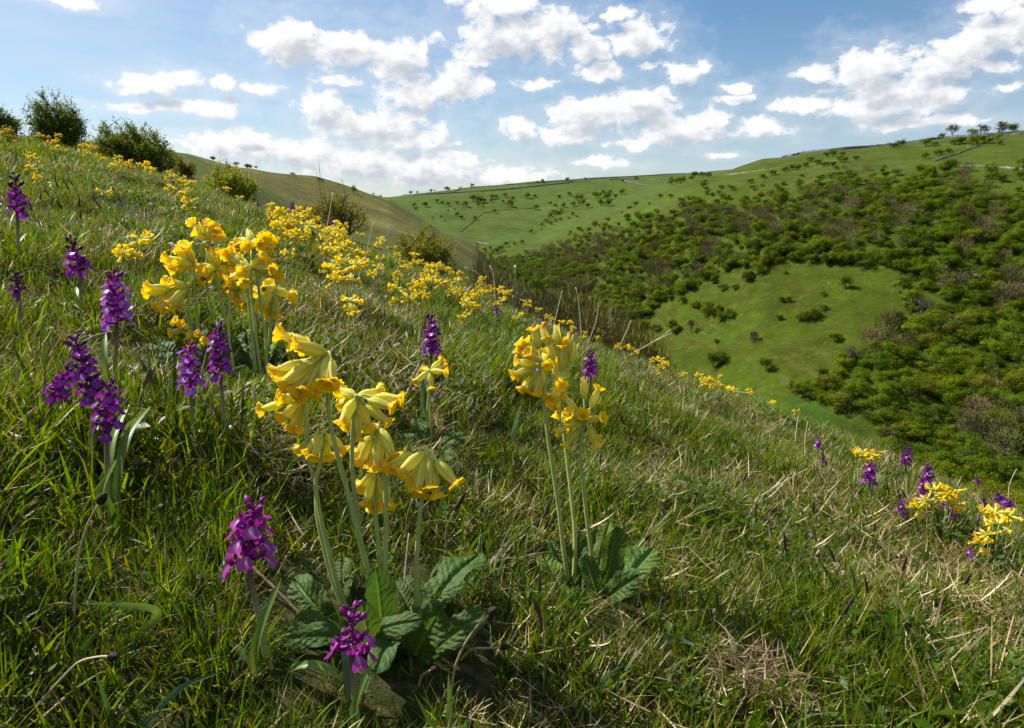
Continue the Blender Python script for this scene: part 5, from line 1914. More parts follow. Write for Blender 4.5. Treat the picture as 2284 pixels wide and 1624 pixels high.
for q in [(1690, 612, 13, 1.3), (1965, 663, 13, 1.2), (1985, 660, 10, 1.0), (300 + 1660, 660, 9, 1)]:
    u, v = z6(q[0], q[1])
    p, ok = hit(u, v, rmin=70, rmax=340)
    plant_tree(p, q[2] * depth_of(p) / FPX, KBUSH, 'bush', 'small dark bush on the skyline of the dry hill behind the hawthorns', 'bush', 'bushes on the skyline of the dry hill')
for q in [(300, 280, 9, 1.6), (530, 325, 10, 1.4), (560, 328, 7, 1.3), (1012, 445, 6, 1), (1075, 470, 6, 1), (705, 365, 5, 1)]:
    u, v = z7(q[0], q[1])
    p, ok = hit(u, v, rmin=70, rmax=340)
    plant_tree(p, q[2] * depth_of(p) / FPX, KBUSH, 'bush', 'low dark bush along the falling skyline of the dry hill', 'bush', 'bushes down the ridge of the dry hill', q[3])
p, ok = hit(*z7(838, 435), rmin=70, rmax=340)
plant_tree(p, 19 * depth_of(p) / FPX, KGRN, 'tree', 'dark upright thorn tree alone on the slope of the dry hill', 'tree', None, 0.9)
for i, (u_, v_, hp) in enumerate([(1875, 650, 17), (2035, 690, 12)]):
    p, ok = hit(*z6(u_, v_), rmin=70, rmax=340)
    plant_tree(p, hp * depth_of(p) / FPX, KBARE, 'bare_shrub', ['wispy leafless shrub on the dry hill skyline', 'small bare shrub next to the low dark bush on the dry hill skyline'][i], 'shrub', None, 1.2)

# ---- the wood on the right-hand side of the dale
n = 26000
Rw = np.sqrt(wr.uniform(120 ** 2, 480 ** 2, n))
Tw = wr.uniform(math.radians(-6), math.radians(41), n)
xw, yw = Rw * np.sin(Tw), Rw * np.cos(Tw)
zw = Hz(xw, yw)
uw, vw, dw = proj(np.stack([xw, yw, zw], -1))
wt_ = wood_top(uw)
below = vw - wt_
dens = np.clip((below - 8) / 70, 0, 1) ** 1.3 * 0.93 + 0.02 * (below > -5)
CL2 = [(1385, 745), (1470, 690), (1560, 635), (1640, 602), (1720, 590), (1830, 588), (1960, 606), (2060, 630), (2000, 690), (1940, 760), (1880, 810), (1860, 860), (1780, 900), (1790, 930), (1880, 985), (1990, 1040), (2040, 1130), (1900, 1060), (1640, 940), (1500, 850)]
dens[in_poly(uw, vw, CL2)] = 0
foot = np.interp(Tw, kt[2], kr[2])
dens[Rw < foot * np.where(Tw > 0.1, np.where(uw > 1960 + (vw - 1000) * 0.6, 0.82, 1.05), 0.95)] = 0
dens *= (uw > 1060)
BROWN = [(1260, 560, 90, 38), (1340, 545, 60, 30), (1450, 625, 50, 34), (1830, 480, 70, 40), (1700, 490, 60, 34), (1650, 495, 40, 25), (1560, 500, 60, 30), (1900, 520, 60, 40), (2150, 410, 60, 36), (2190, 520, 60, 34), (2260, 650, 50, 60), (1950, 770, 60, 40), (1280, 640, 60, 30),
         (2000, 480, 60, 30), (1600, 560, 40, 30), (2270, 940, 60, 60), (2210, 860, 40, 40), (2180, 1000, 60, 40), (1560, 620, 30, 20)]
bp = np.full(n, 0.035)
for (bu, bv, bw, bh) in BROWN:
    bp = np.maximum(bp, 0.66 * np.exp(-((uw - bu) / bw) ** 2 * 0.9 - ((vw - bv) / bh) ** 2 * 0.9))
noi = sines(xw, yw, 0.05, 71) * 0.5 + 0.5
ok_ = wr.uniform(0, 1, n) < dens * (0.75 + 0.5 * noi)
idx = np.nonzero(ok_)[0]
# keep crowns a few metres apart
order = wr.permutation(idx)
cell = {}
chosen = []
SP = 3.05
for i in order:
    cx_, cy_ = int(xw[i] // SP), int(yw[i] // SP)
    bad = False
    for a in (-1, 0, 1):
        for b in (-1, 0, 1):
            for j in cell.get((cx_ + a, cy_ + b), ()):
                if (xw[i] - xw[j]) ** 2 + (yw[i] - yw[j]) ** 2 < SP * SP * 0.7:
                    bad = True
    if bad:
        continue
    cell.setdefault((cx_, cy_), []).append(i)
    chosen.append(i)
wood = []
for i in chosen:
    isb = wr.uniform() < bp[i]
    top = np.clip((below[i] - 5) / 90, 0, 1)
    h = (wr.uniform(1.5, 3.2) * (1 - top) + wr.uniform(1.9, 5.9) * top) * (1.25 if isb else 1.0)
    wood.append((h / dw[i], i, isb, h))
inview = [q for q in wood if -40 < uw[q[1]] < 2330 and vw[q[1]] < 1160]
inview.sort(reverse=True)
NG, NB = 140, 110
gi, bi = [q for q in inview if not q[2]], [q for q in inview if q[2]]
single = gi[:NG] + bi[:NB]
ss = {q[1] for q in single}
for (_, i, isb, h) in single:
    p = np.array([xw[i], yw[i], zw[i]])
    if isb:
        w_ = where_in_wood(uw[i], vw[i])
        plant_tree(p, h, KTHK, 'bare_tree', 'grey-brown leafless tree in the wood ' + w_, 'tree', 'bare trees in the wood ' + w_, 1.05)
    else:
        w_ = where_in_wood(uw[i], vw[i])
        plant_tree(p, h, KGRN, 'tree', 'leafy green tree in the wood ' + w_, 'tree', 'green trees in the wood ' + w_, 1.42)
rest = [q for q in wood if q[1] not in ss]
SRC = []


def joined(parts, k):
    mb = MB()
    ms = []
    for nm, me in parts:
        vv = np.empty(len(me.vertices) * 3, np.float32)
        me.vertices.foreach_get('co', vv)
        at = me.attributes.get('tint')
        tt_ = np.ones((len(me.vertices), 4), np.float32)
        if at is not None:
            q = np.empty(len(me.vertices) * 4, np.float32)
            at.data.foreach_get('color', q)
            tt_ = q.reshape(-1, 4)
        mb.add(vv.reshape(-1, 3), [tuple(p.vertices) for p in me.polygons], len(ms), tt_[:, :3])
        ms.append(me.materials[0])
    return bpy.data.objects.new('wood_tree_%02d' % k, mb.mesh('wood_tree', ms, smooth=False))


for k, q in enumerate(KGRN + KTHK):
    SRC.append(joined(q, k))
ng = len(KGRN)
scatter_obj('woodland', np.array([[xw[q[1]], yw[q[1]], zw[q[1]] - 0.1] for q in rest]), [wr.integers(5) + ng if q[2] else wr.integers(ng) for q in rest], [(0, 0, wr.uniform(0, 6.28)) for q in rest],
            [(q[3] * 1.42, q[3] * 1.42, q[3]) for q in rest], SRC, kind='stuff', label='green and brown wood covering the far side of the dale')
print('WOOD', len(wood), 'in view', len(inview), 'green', len(gi), 'bare', len(bi), 'rest', len(rest))


# ---- the bushes just over the crest: boughs, twigs and single leaves
def near_bush(name, label, cat, base_uv, rmin, wpx, hpx, leafcol, nbough, ntwig, nleaf, leaf_px, sweep=0.0, bare=0.0, openness=0.3, seed=0, flat=0.8, barkcol=(0.06, 0.05, 0.04), under=0.0):
    r = np.random.default_rng(seed)
    G, ok = hit(*base_uv, rmin=rmin, rmax=120)
    D = depth_of(G)
    k = D / FPX
    W, Hh = wpx * k, hpx * k
    rt = root(name, label, cat, G - np.array([0, 0, 0.05]))
    mb, mt = MB(), MB()
    C, Nn, T = [], [], []
    for i in range(nbough):
        a = r.uniform(0, 6.28)
        x0 = r.uniform(-0.25, 0.25) * W
        sp = math.sqrt(r.uniform(0.02, 1))
        ex = math.cos(a) * sp * W * 0.46
        ey = math.sin(a) * sp * W * 0.40
        ez = Hh * math.sqrt(max(0.04, 1 - (sp * 0.92) ** 2)) * r.uniform(0.62, 1.0)
        ex += sweep * ez
        s = np.array([x0, r.uniform(-0.15, 0.15) * W, -0.02])
        e = np.array([ex, ey, max(ez, 0.08 * Hh)])
        mid_ = (s + e) / 2 + np.array([r.normal(0, 0.06) * W - 0.2 * sweep * ez, r.normal(0, 0.05) * W, 0.14 * Hh * r.uniform(0.2, 1)])
        P = smooth_path([s, mid_, e], 9)
        V, F = tube(P, np.linspace(0.016, 0.003, 9) * Hh, 5, cap=False)
        mb.add(V, F, 0, barkcol)
        shade = leafcol * r.uniform(0.8, 1.25)
        for j in range(ntwig):
            f = r.uniform(0.25, 1.0)
            q = P[min(int(f * 8), 8)] + r.normal(0, 0.01, 3) * Hh
            d = unit((e - s) / np.linalg.norm(e - s) * 0.7 + r.normal(0, 0.6, 3) + np.array([sweep * 1.3, 0, 0.25]))
            L = Hh * r.uniform(0.10, 0.26) * (1.15 - 0.35 * f)
            tip = q + d * L
            if tip[2] < 0.02 * Hh:
                tip[2] = 0.02 * Hh + 0.05 * Hh * r.uniform()
            sd = unit(np.cross(d, r.normal(0, 1, 3))) * 0.0022 * Hh
            mt.add(np.array([q - sd, q + sd, tip]), [(0, 1, 2)], 0, np.array(barkcol) * 1.2)
            if r.uniform() < bare:
                continue
            nl = int(nleaf * r.uniform(0.6, 1.3))
            f2 = r.uniform(openness, 1.02, nl)
            c = q + (tip - q) * f2[:, None] + r.normal(0, 0.016 * Hh, (nl, 3))
            C.append(c)
            Nn.append(r.normal(0, 1, (nl, 3)) + np.array([-0.2, -0.2, 0.9]))
            T.append(np.repeat(shade * r.uniform(0.75, 1.3, (nl, 1)), 4, 0))
    if under > 0:
        nl = int(under)
        a = r.uniform(0, 6.28, nl)
        R = np.sqrt(r.uniform(0, 1, nl))
        c = np.column_stack([np.cos(a) * R * W * 0.44, np.sin(a) * R * W * 0.38, Hh * (0.02 + r.uniform(0, 0.55, nl) * np.sqrt(1 - R ** 2 * 0.8))])
        c[:, 0] += sweep * c[:, 2] * 0.6
        C.append(c)
        Nn.append(r.normal(0, 1, (nl, 3)) + np.array([0, 0, 0.6]))
        T.append(np.repeat(leafcol * r.uniform(0.6, 1.2, (nl, 1)), 4, 0))
    C = np.concatenate(C)
    C[:, 2] = np.maximum(C[:, 2], 0.01)
    s1 = leaf_px * k * r.uniform(0.6, 1.4, len(C))
    V, F = quads(C, np.concatenate(Nn), s1, s1 * r.uniform(0.45, 0.8, len(C)), r)
    obj('branches', mb.mesh('branches', [M_BARE]), rt)
    obj('twigs', mt.mesh('twigs', [M_BARE], smooth=False), rt)
    obj('foliage', new_mesh('foliage', V, F, M_BUSHLEAF, tint=np.concatenate(T), smooth=False), rt)
    return rt


H_GRN = np.array((0.115, 0.170, 0.015))
H_DRK = np.array((0.110, 0.150, 0.012))
H_YEL = np.array((0.250, 0.265, 0.014))
H_OLV = np.array((0.185, 0.180, 0.014))
near_bush('hawthorn_bush', 'tall airy hawthorn with wispy twigs against the sky, at the upper left', 'bush', (138, 338), 20, 140, 142, H_GRN * 0.9, 48, 30, 12, 1.9, sweep=-0.10, openness=0.15, seed=1, under=3500)
near_bush('hawthorn_bush', 'wide dark hawthorn swept by the wind, right of the tall airy one', 'bush', (312, 382), 20, 212, 122, H_DRK * 1.05, 70, 30, 13, 1.9, sweep=-0.22, openness=0.1, seed=2, under=9000)
near_bush('hawthorn_bush', 'dark bush cut off by the left edge of the view', 'bush', (8, 312), 20, 100, 92, H_GRN * 0.85, 30, 24, 9, 1.8, sweep=-0.05, seed=3, under=900)
near_bush('thorn_bush', 'small round bare-stemmed bush at the right foot of the dark hawthorn', 'bush', (414, 398), 22, 54, 56, H_OLV * 0.75, 20, 20, 8, 1.5, seed=4, openness=0.3, under=200)
near_bush('gorse_bush', 'yellow-green rounded bush standing before the dry hill', 'bush', (510, 456), 30, 145, 100, H_YEL, 46, 26, 10, 1.8, seed=5, openness=0.15, under=2600)
near_bush('thorn_bush', 'olive brown sprawling bush behind the cowslip drift, below the dry hill', 'bush', (740, 522), 40, 190, 104, H_OLV * 0.8, 46, 24, 9, 1.8, seed=6, under=2200, openness=0.15)
near_bush('thorn_bush', 'rounded olive-green bush on the crest in the middle, before the valley', 'bush', (945, 616), 38, 170, 128, H_OLV, 54, 26, 10, 1.8, seed=7, under=3400, openness=0.15)
for i, (u, vt, w) in enumerate([(1075, 600, 60), (1110, 618, 80), (1150, 640, 90), (1185, 652, 90), (1215, 655, 110), (1250, 664, 100), (1285, 672, 110), (1320, 690, 110), (1350, 704, 90), (1385, 715, 100), (1420, 735, 90), (1450, 760, 70), (1480, 790, 60)]):
    t_, e_ = azel(u, vt - 30 + wr.uniform(-10, 12))
    r_ = wr.uniform(24, 33)
    p = np.array([r_ * math.sin(t_), r_ * math.cos(t_), 0.0])
    p[2] = float(Hz(p[0], p[1]))
    h = r_ * e_ + H0 - p[2]
    if h > 0.4:
        plant_tree(p, h / 0.96, KTHK, 'scrub_bush', 'brown leafless scrub bush just over the crest, below the valley wood', 'bush', 'scrub bushes over the crest', w * r_ / FPX / h * 1.25)

# ---------------------------------------------------------------- stalks, seed heads, small flowers, walls, stones
dr = np.random.default_rng(313)
S_PALE = np.array((0.50, 0.42, 0.29))
S_BRN = np.array((0.20, 0.14, 0.085))
S_GRY = np.array((0.26, 0.23, 0.18))


def stalk(label, pts, r0, r1, col, group=None, rmin=0.35, branches=()):
    """dry stem through pixel points, the first one its foot"""
    G, _ = hit(*pts[0], rmin=rmin, rmax=9)
    D = depth_of(G)
    k = D / FPX
    rt = root('dry_stalk', label, 'dry stalk', G, group)
    P = [at_depth(u, v, D + 0.01 * i) for i, (u, v) in enumerate(pts)]
    P[0] = G - np.array([0, 0, 0.004])
    mb = MB()
    Q = smooth_path(P, 16)
    V, F = tube(Q, np.linspace(r0, r1, 16) * k, 5)
    mb.add(V - G, F, 0, col)
    obj('stem', mb.mesh('stem', [M_TWIG]), rt)
    for (b, e) in branches:
        V, F = tube(smooth_path([at_depth(*b, D), at_depth(*e, D + 0.01)], 5), np.linspace(r1, r1 * 0.6, 5) * k, 4)
        obj('side_twig', MB().add(V - G, F, 0, col).mesh('side_twig', [M_TWIG]), rt)
    return rt


STALKS = [
    ('tall dark stalk with a tiny head rising from the crest drift against the clouds', [(691, 705), (716, 586), (718, 497), (716, 420), (711, 360)], 1.2, 0.6, S_BRN, ()),
    ('thin dark stalk left of the tallest one on the crest', [(722, 560), (718, 470), (712, 410), (706, 385)], 1.0, 0.6, S_BRN, ()),
    ('thin dark stalk right of the tallest one on the crest', [(775, 520), (770, 440), (762, 398)], 1.0, 0.6, S_BRN, ()),
    ('long pale straight stalk leaning right above the lone drooping cowslip', [(790, 690), (800, 620), (818, 560), (833, 495)], 1.6, 0.9, S_PALE, ()),
    ('forked grey stalk in front of the crest drift', [(812, 720), (834, 640), (848, 590), (864, 530), (882, 499)], 1.6, 0.8, S_GRY, [((864, 532), (868, 500))]),
    ('pale broken stalk leaning left above the olive crest bush', [(735, 600), (728, 520), (736, 470), (742, 430)], 1.5, 0.9, S_PALE, ()),
    ('pale stick lying slantwise below the lone drooping cowslip', [(757, 688), (735, 660), (701, 632)], 2.0, 1.2, S_PALE, ()),
    ('pale twig leaning left over the crest flowers right of the middle bush', [(1095, 636), (1068, 612), (1037, 596)], 1.4, 0.8, S_PALE, ()),
    ('short pale twig leaning left on the crest, before the far meadow', [(1106, 632), (1100, 610), (1092, 592)], 1.2, 0.7, S_PALE, ()),
    ('long whitish forked stalk pointing out over the valley meadow', [(1376, 806), (1430, 778), (1470, 755), (1497, 735)], 2.2, 1.0, S_PALE * 1.15, [((1462, 760), (1500, 742))]),
    ('slender pale stalk curving up from the crest scrub', [(1232, 712), (1244, 690), (1250, 665), (1254, 648)], 1.1, 0.6, S_PALE, ()),
    ('pale stalk standing in the crest scrub, tip bent right', [(1300, 690), (1290, 668), (1284, 640)], 1.1, 0.6, S_PALE, ()),
    ('second slender stalk bowed over the crest scrub', [(1310, 745), (1330, 715), (1336, 680)], 1.1, 0.6, S_PALE, ()),
    ('pale bowed stalk at the edge over the valley meadow', [(1370, 770), (1395, 745), (1408, 715)], 1.2, 0.6, S_PALE, ()),
    ('stiff dead stalk on the right crest before the dark wood', [(1700, 905), (1690, 850), (1668, 800)], 1.0, 0.5, S_GRY, ()),
    ('crooked whitish twig lying along the right crest', [(1720, 905), (1670, 880), (1630, 872), (1600, 850)], 2.0, 1.0, S_PALE, ()),
    ('upright pale stalk beside the lone cowslip on the right crest', [(1772, 1010), (1776, 960), (1780, 930)], 1.2, 0.6, S_PALE, ()),
    ('thin bent stalk at the right edge over the dark wood', [(2256, 1130), (2250, 1090), (2260, 1060), (2268, 1046)], 1.0, 0.6, S_PALE, ()),
    ('straight pale stalk right of the faded orchid on the crest', [(1800, 1060), (1795, 990), (1802, 940)], 1.1, 0.5, S_PALE, ()),
    ('long straight dead stalk lying across the slope right of the second clump', [(1640, 1150), (1700, 1105), (1800, 1045)], 1.8, 0.8, S_PALE, ()),
    ('reddish dead stalk lying along the bottom edge of the view', [(440, 1575), (500, 1588), (600, 1605), (670, 1624)], 4.5, 3.0, np.array((0.40, 0.26, 0.17)), ()),
    ('dark brown bent stalk leaning from the front orchid to the cowslip leaves', [(780, 1500), (690, 1390), (600, 1300), (530, 1236)], 4.5, 4.0, S_BRN, ()),
    ('dark thin upright stalk between the front cowslip stems', [(900, 1330), (905, 1260), (912, 1190)], 2.6, 2.0, S_GRY, ()),
    ('white bent straw sticking out left of the front cowslip leaves', [(620, 1510), (560, 1560), (480, 1620)], 2.6, 2.0, S_PALE * 1.15, ()),
    ('pale curved straw in the middle of the left slope', [(255, 1050), (300, 1010), (345, 960)], 2.6, 1.2, S_PALE * 1.2, ()),
    ('white dry blade lying right of the front cowslip leaves', [(1130, 1445), (1150, 1410), (1185, 1370)], 3.0, 1.2, S_PALE * 1.2, ()),
    ('long fine dead stem across the lower right turf', [(1930, 1500), (2060, 1515), (2200, 1545)], 1.6, 1.0, S_PALE, ()),
]
for lab, pts, a, b, c, br in STALKS:
    stalk(lab, pts, a, b, c, branches=br)

# ribwort heads: curved stalk with a dark knobbly head
def plantain(label, pts, head, hw, hl, col=(0.30, 0.33, 0.14)):
    G, _ = hit(*pts[0], rmax=5)
    D = depth_of(G)
    k = D / FPX
    rt = root('ribwort_plantain', label, 'plantain', G, None)
    P = [G - np.array([0, 0, 0.003])] + [at_depth(u, v, D - 0.004 * i) for i, (u, v) in enumerate(pts[1:])]
    Q = smooth_path(P, 20)
    V, F = tube(Q, np.linspace(3.2, 2.4, 20) * k, 6)
    t = np.repeat(np.linspace(0, 1, 20), 6)[:, None]
    obj('stem', new_mesh('stem', V - G, F, M_STEM, tint=np.array(col) * (1 - t * .3) + np.array((0.33, 0.22, 0.13)) * t * .5), rt)
    d = unit(Q[-1] - Q[-3])
    hw, hl = hw * 0.78, hl * 0.82
    zs = np.linspace(-0.05, 1, 11) * hl * k
    rs = np.array([.35, .8, 1.0, 1.05, 1.05, 1.0, .95, .85, .7, .45, .05]) * hw * 0.5 * k
    V, F = revolve(Q[-1], d, zs, rs, 14, lambda i, a: (1 + 0.16 * np.cos(7 * a + (i % 2) * math.pi), 0.03 * hl * k * np.cos(7 * a + (i % 2) * math.pi)))
    obj('seed_head', new_mesh('seed_head', V - G, F, M_DARK, tint=np.tile(np.array((0.030, 0.022, 0.020)), (len(V), 1)), smooth=False), rt)


plantain('plantain with a dark head on a tall curved stalk, left of the front orchid', [(163, 1400), (168, 1320), (178, 1230), (200, 1160), (222, 1122)], None, 24, 40)
plantain('plantain head lying flat on a pale bent stalk at the lower left', [(60, 1580), (150, 1500), (180, 1475), (220, 1465), (245, 1464)], None, 20, 36, (0.45, 0.38, 0.26))
plantain('plantain with an upright dark head right of the front cowslip leaves', [(1005, 1560), (1012, 1500), (1035, 1440), (1066, 1395), (1092, 1370)], None, 22, 30, (0.35, 0.27, 0.16))
plantain('plantain head nodding sideways below the upright one, right of the front cowslip', [(1020, 1470), (1050, 1450), (1085, 1446), (1118, 1444)], None, 16, 28, (0.35, 0.36, 0.2))
plantain('small dark plantain head on a thin stem beside the second clump leaves', [(1395, 1270), (1410, 1240), (1428, 1216), (1440, 1203)], None, 11, 22)
plantain('dark plantain head low between the front cowslip stems', [(930, 1530), (940, 1510), (955, 1498), (965, 1494)], None, 16, 20)
plantain('small plantain head in the turf right of the second clump', [(1540, 1235), (1555, 1242), (1570, 1243)], None, 10, 16)

# dark flowering heads of sedge standing in the turf
SEDGE = [(700, 850, 100), (730, 940, 100), (780, 920, 90), (812, 990, 110), (962, 950, 100), (1172, 1010, 110), (590, 975, 90), (618, 1060, 100), (560, 850, 80), (600, 820, 70), (505, 800, 80), (460, 840, 80), (405, 900, 100), (300, 920, 100),
         (345, 870, 90), (900, 870, 90), (125, 590, 120), (55, 650, 90), (92, 670, 90), (15, 640, 90), (440, 790, 80), (520, 470 + 520, 80), (250, 1000, 90), (380, 960, 90)]
SED2 = [(1835, 1190), (1822, 985), (1850, 1060), (1812, 1120), (1980, 1080), (2010, 1128), (2035, 1100), (2180, 1150), (1950, 1170), (2066, 1120), (1700, 1000), (1650, 1060), (1560, 1000), (1610, 880), (1570, 850), (1600, 830), (1640, 862), (1545, 840), (1200, 1150),
        (1195, 1120), (1335, 1020), (1480, 1010), (1530, 960), (880, 1010), (1000, 1090), (905, 1080), (1210, 1380), (1216, 1320), (1750, 1190), (1880, 1230), (2140, 1270), (2200, 1230), (2240, 1290), (2090, 1330), (1940, 1290), (1190, 960), (1060, 880), (1400, 930), (330, 700), (300, 830),
        (540, 1130), (1150, 870), (1420, 860), (1500, 880), (1690, 1130), (2010, 1240), (1860, 1330)]
sm = []
for i in range(4):
    r = np.random.default_rng(40 + i)
    ms, mh = MB(), MB()
    Q = smooth_path([(0, 0, -0.05), (r.normal(0, .04), r.normal(0, .04), 0.5), (r.normal(0, 0.10), r.normal(0, .08), 0.80)], 8)
    V, F = tube(Q, 0.010, 4)
    ms.add(V, F, 0, (0.20, 0.19, 0.09))
    d = unit(Q[-1] - Q[-2])
    zs = np.linspace(0, 0.32, 9)
    V, F = revolve(Q[-1], d, zs, np.array([.010, .018, .023, .021, .023, .020, .017, .011, .002]), 8, lambda k, a: (1 + 0.25 * np.cos(4 * a + k * 1.4), 0.012 * np.cos(4 * a + k)))
    c = [(0.060, 0.036, 0.024), (0.085, 0.052, 0.034), (0.045, 0.030, 0.022), (0.13, 0.085, 0.055)][i]
    mh.add(V, F, 0, c)
    sm.append((ms.mesh('stem', [M_STEM]), mh.mesh('seed_head', [M_DARK], smooth=False)))
for i, q in enumerate(SEDGE + SED2):
    if len(q) == 3:
        u, v = z6(q[0], q[1])
        hp = q[2] * 0.2809 * 2.3
        lab, grp = 'sedge with a dark brown spike in the turf of the upper left slope', 'dark sedge spikes on the upper left slope'
    else:
        u, v = q
        hp = None
        lab, grp = 'sedge with a brown spike standing in the open turf away from the flowers', 'brown sedge spikes scattered over the slope'
    h = 0.065 if hp is not None else dr.uniform(0.045, 0.06)
    p = place_plant(u, v - (14 if hp else 8), h)
    rt = root('sedge', lab, 'sedge', p, grp, dr.uniform(0, 6.28))
    a, b = sm[dr.integers(4)]
    obj('stem', a, rt, sc=h / 1.1)
    obj('seed_head', b, rt, sc=(h / 1.1 * 1.1, h / 1.1 * 1.1, h / 1.1))


# small flowers in the turf
def tiny_flower(label, name, cat, u, v, px, col, ctr, n=5, group=None, stemh=18):
    G, _ = hit(u, v + stemh, rmax=7)
    D = depth_of(G)
    k = D / FPX
    rt = root(name, label, cat, G, group)
    top = at_depth(u, v, D) - G
    V, F = tube(smooth_path([(0, 0, -0.002), top * 0.6 + dr.normal(0, .001, 3), top], 6), 0.9 * k, 5)
    obj('stem', MB().add(V, F, 0, (0.15, 0.2, 0.06)).mesh('stem', [M_STEM]), rt)
    f = unit(np.array([dr.normal(0, .4), -1, dr.uniform(0.3, 1.0)]))
    x, y, z = basis(f)
    for i in range(n):
        a = i * 2 * math.pi / n + 0.3
        mb = MB()
        petal(mb, top + f * 0.5 * k, x * math.cos(a) + y * math.sin(a) + f * 0.25, f, px * k, px * 0.75 * k, 0.5, OVAL, np.array(col), 0.1)
        obj('petal', mb.mesh('petal', [M_ORCHID if col[2] > col[1] * 1.15 else M_PETALW]), rt)
    V, F = revolve(top, f, np.array([0, .3, .5]) * 1.5 * k, np.array([1, .8, .05]) * px * 0.22 * k, 6)
    obj('centre', MB().add(V, F, 0, ctr).mesh('centre', [M_PETAL]), rt)


M_PETALW = plant_mat('pale_petal', None, trans=0.35, rough=0.5, spec=0.25, var=0.05, hue=0.004, tcol=(1, 1, 0.95))
WH, VIO, PNK = (0.80, 0.76, 0.74), (0.16, 0.13, 0.52), (0.62, 0.42, 0.46)
tiny_flower('little violet in the turf at the lower right', 'violet', 'violet', 1721, 1472, 11, VIO, (0.8, 0.7, 0.3))
tiny_flower('small blue flower left of the yellow pansy behind the lone dark spike', 'violet', 'violet', 1028, 852, 8, VIO, (0.8, 0.7, 0.3))
tiny_flower('small blue flower at the leaf tips of the little pale cowslip', 'violet', 'violet', 970, 884, 8, VIO, (0.8, 0.7, 0.3))
tiny_flower('small pale yellow pansy in the turf right of the second cowslip clump', 'pansy', 'pansy', 1420, 1006, 10, (0.85, 0.72, 0.12), (0.8, 0.4, 0.02))
tiny_flower('tiny yellow flower in the right-hand turf', 'buttercup', 'buttercup', 2010, 1354, 7, (0.85, 0.62, 0.02), (0.8, 0.4, 0.02))
tiny_flower('white flower with drooping petals above the big cowslip group', 'anemone', 'anemone', 364, 551, 11, WH, (0.6, 0.6, 0.2), 6)
tiny_flower('white flower tinged pink next to the drooping one above the big cowslip group', 'anemone', 'anemone', 322, 533, 11, WH, (0.6, 0.6, 0.2), 6)
for i in range(26):
    u, v = [(290, 505), (150, 395), (930, 640), (1150, 600), (1140, 655), (1100, 660), (985, 655), (1010, 720), (1085, 735), (1260, 760), (1030, 690), (1180, 690), (965, 668), (870, 660), (905, 700), (1120, 700), (1190, 720), (340, 455), (210, 470), (130, 450), (310, 372), (1058, 655), (1040, 640), (1000, 668), (1210, 770), (1240, 800)][i]
    tiny_flower('tiny pale pink flower in the grass under the crest cowslips', 'daisy', 'daisy', u + dr.normal(0, 4), v + dr.normal(0, 3), dr.uniform(3.0, 5.0), PNK if i % 3 else WH, (0.7, 0.6, 0.4), 6, 'tiny pale flowers under the crest drift', 8)

# loose broad blades and leaves that stand out of the turf
BL = [('bright backlit blade arching in the lower left turf', (260, 1440), (352, 1365), (176, 1345), 20, (0.16, 0.24, 0.03)), ('blue-green arching blade at the bottom left', (300, 1640), (395, 1540), (505, 1495), 14, (0.075, 0.15, 0.075)),
      ('dark upright blade left of the bottom blue-green one', (255, 1640), (245, 1590), (205, 1480), 12, (0.06, 0.12, 0.04)), ('pointed plain leaf standing below the bright backlit blade', (150, 1500), (180, 1460), (222, 1400), 22, (0.07, 0.135, 0.03)),
      ('wide strap leaf leaning to the right below the second clump', (1440, 1440), (1500, 1425), (1560, 1442), 18, (0.06, 0.12, 0.06)), ('pale narrow blade standing right of the second clump', (1640, 1410), (1650, 1370), (1680, 1320), 8, (0.20, 0.26, 0.16)),
      ('grey-green narrow blade in the middle of the slope', (1140, 990), (1150, 950), (1160, 905), 14, (0.12, 0.19, 0.11)), ('upright blade tip in the bottom middle of the turf', (1000, 1640), (1003, 1580), (1000, 1500), 14, (0.085, 0.16, 0.03)),
      ('light spear-shaped leaf standing at the bottom right of the middle', (1330, 1570), (1345, 1520), (1395, 1480), 16, (0.10, 0.17, 0.09)), ('grey leaf lying flat left of the front orchid', (120, 1130), (160, 1165), (200, 1190), 24, (0.16, 0.22, 0.14)),
      ('yellowing leaf tip pointing right, left of the front orchid', (150, 1220), (200, 1195), (258, 1170), 14, (0.26, 0.25, 0.06)), ('plain lance leaf leaning right of the lowest cluster orchid', (268, 1030), (300, 985), (338, 905), 20, (0.10, 0.18, 0.05))]
for lab, b, m_, e, w, c in BL:
    G, _ = hit(*b, rmin=0.3, rmax=5)
    D = depth_of(G)
    k = D / FPX
    P = smooth_path([G - np.array([0, 0, 0.003]), at_depth(*m_, D), at_depth(*e, D - 0.01)], 16)
    P[1:, 2] = np.maximum(P[1:, 2], Hz(P[1:, 0], P[1:, 1]) + 0.004)
    T_, N_, B_ = frames(P)
    t = np.linspace(0, 1, 16)
    wd = w * 0.5 * k * np.minimum(1, 0.35 + t * 2.5) * (1 - t ** 2.5) + 1e-5
    sd = np.cross(T_, np.array([0.15, -1, 0.5]))
    sd /= np.linalg.norm(sd, axis=1)[:, None]
    V = np.stack([P - sd * wd[:, None] - G, P + np.cross(sd, T_) * (-0.25 * wd[:, None]) - G, P + sd * wd[:, None] - G], 1).reshape(-1, 3)
    F = []
    for i in range(15):
        for j in range(2):
            q = i * 3 + j
            F.append((q, q + 1, q + 4, q + 3))
    o = obj('grass_blade', new_mesh('grass_blade', V, F, M_OLEAF, tint=np.tile(np.array(c), (len(V), 1))), loc=G, label=lab, category='grass blade')

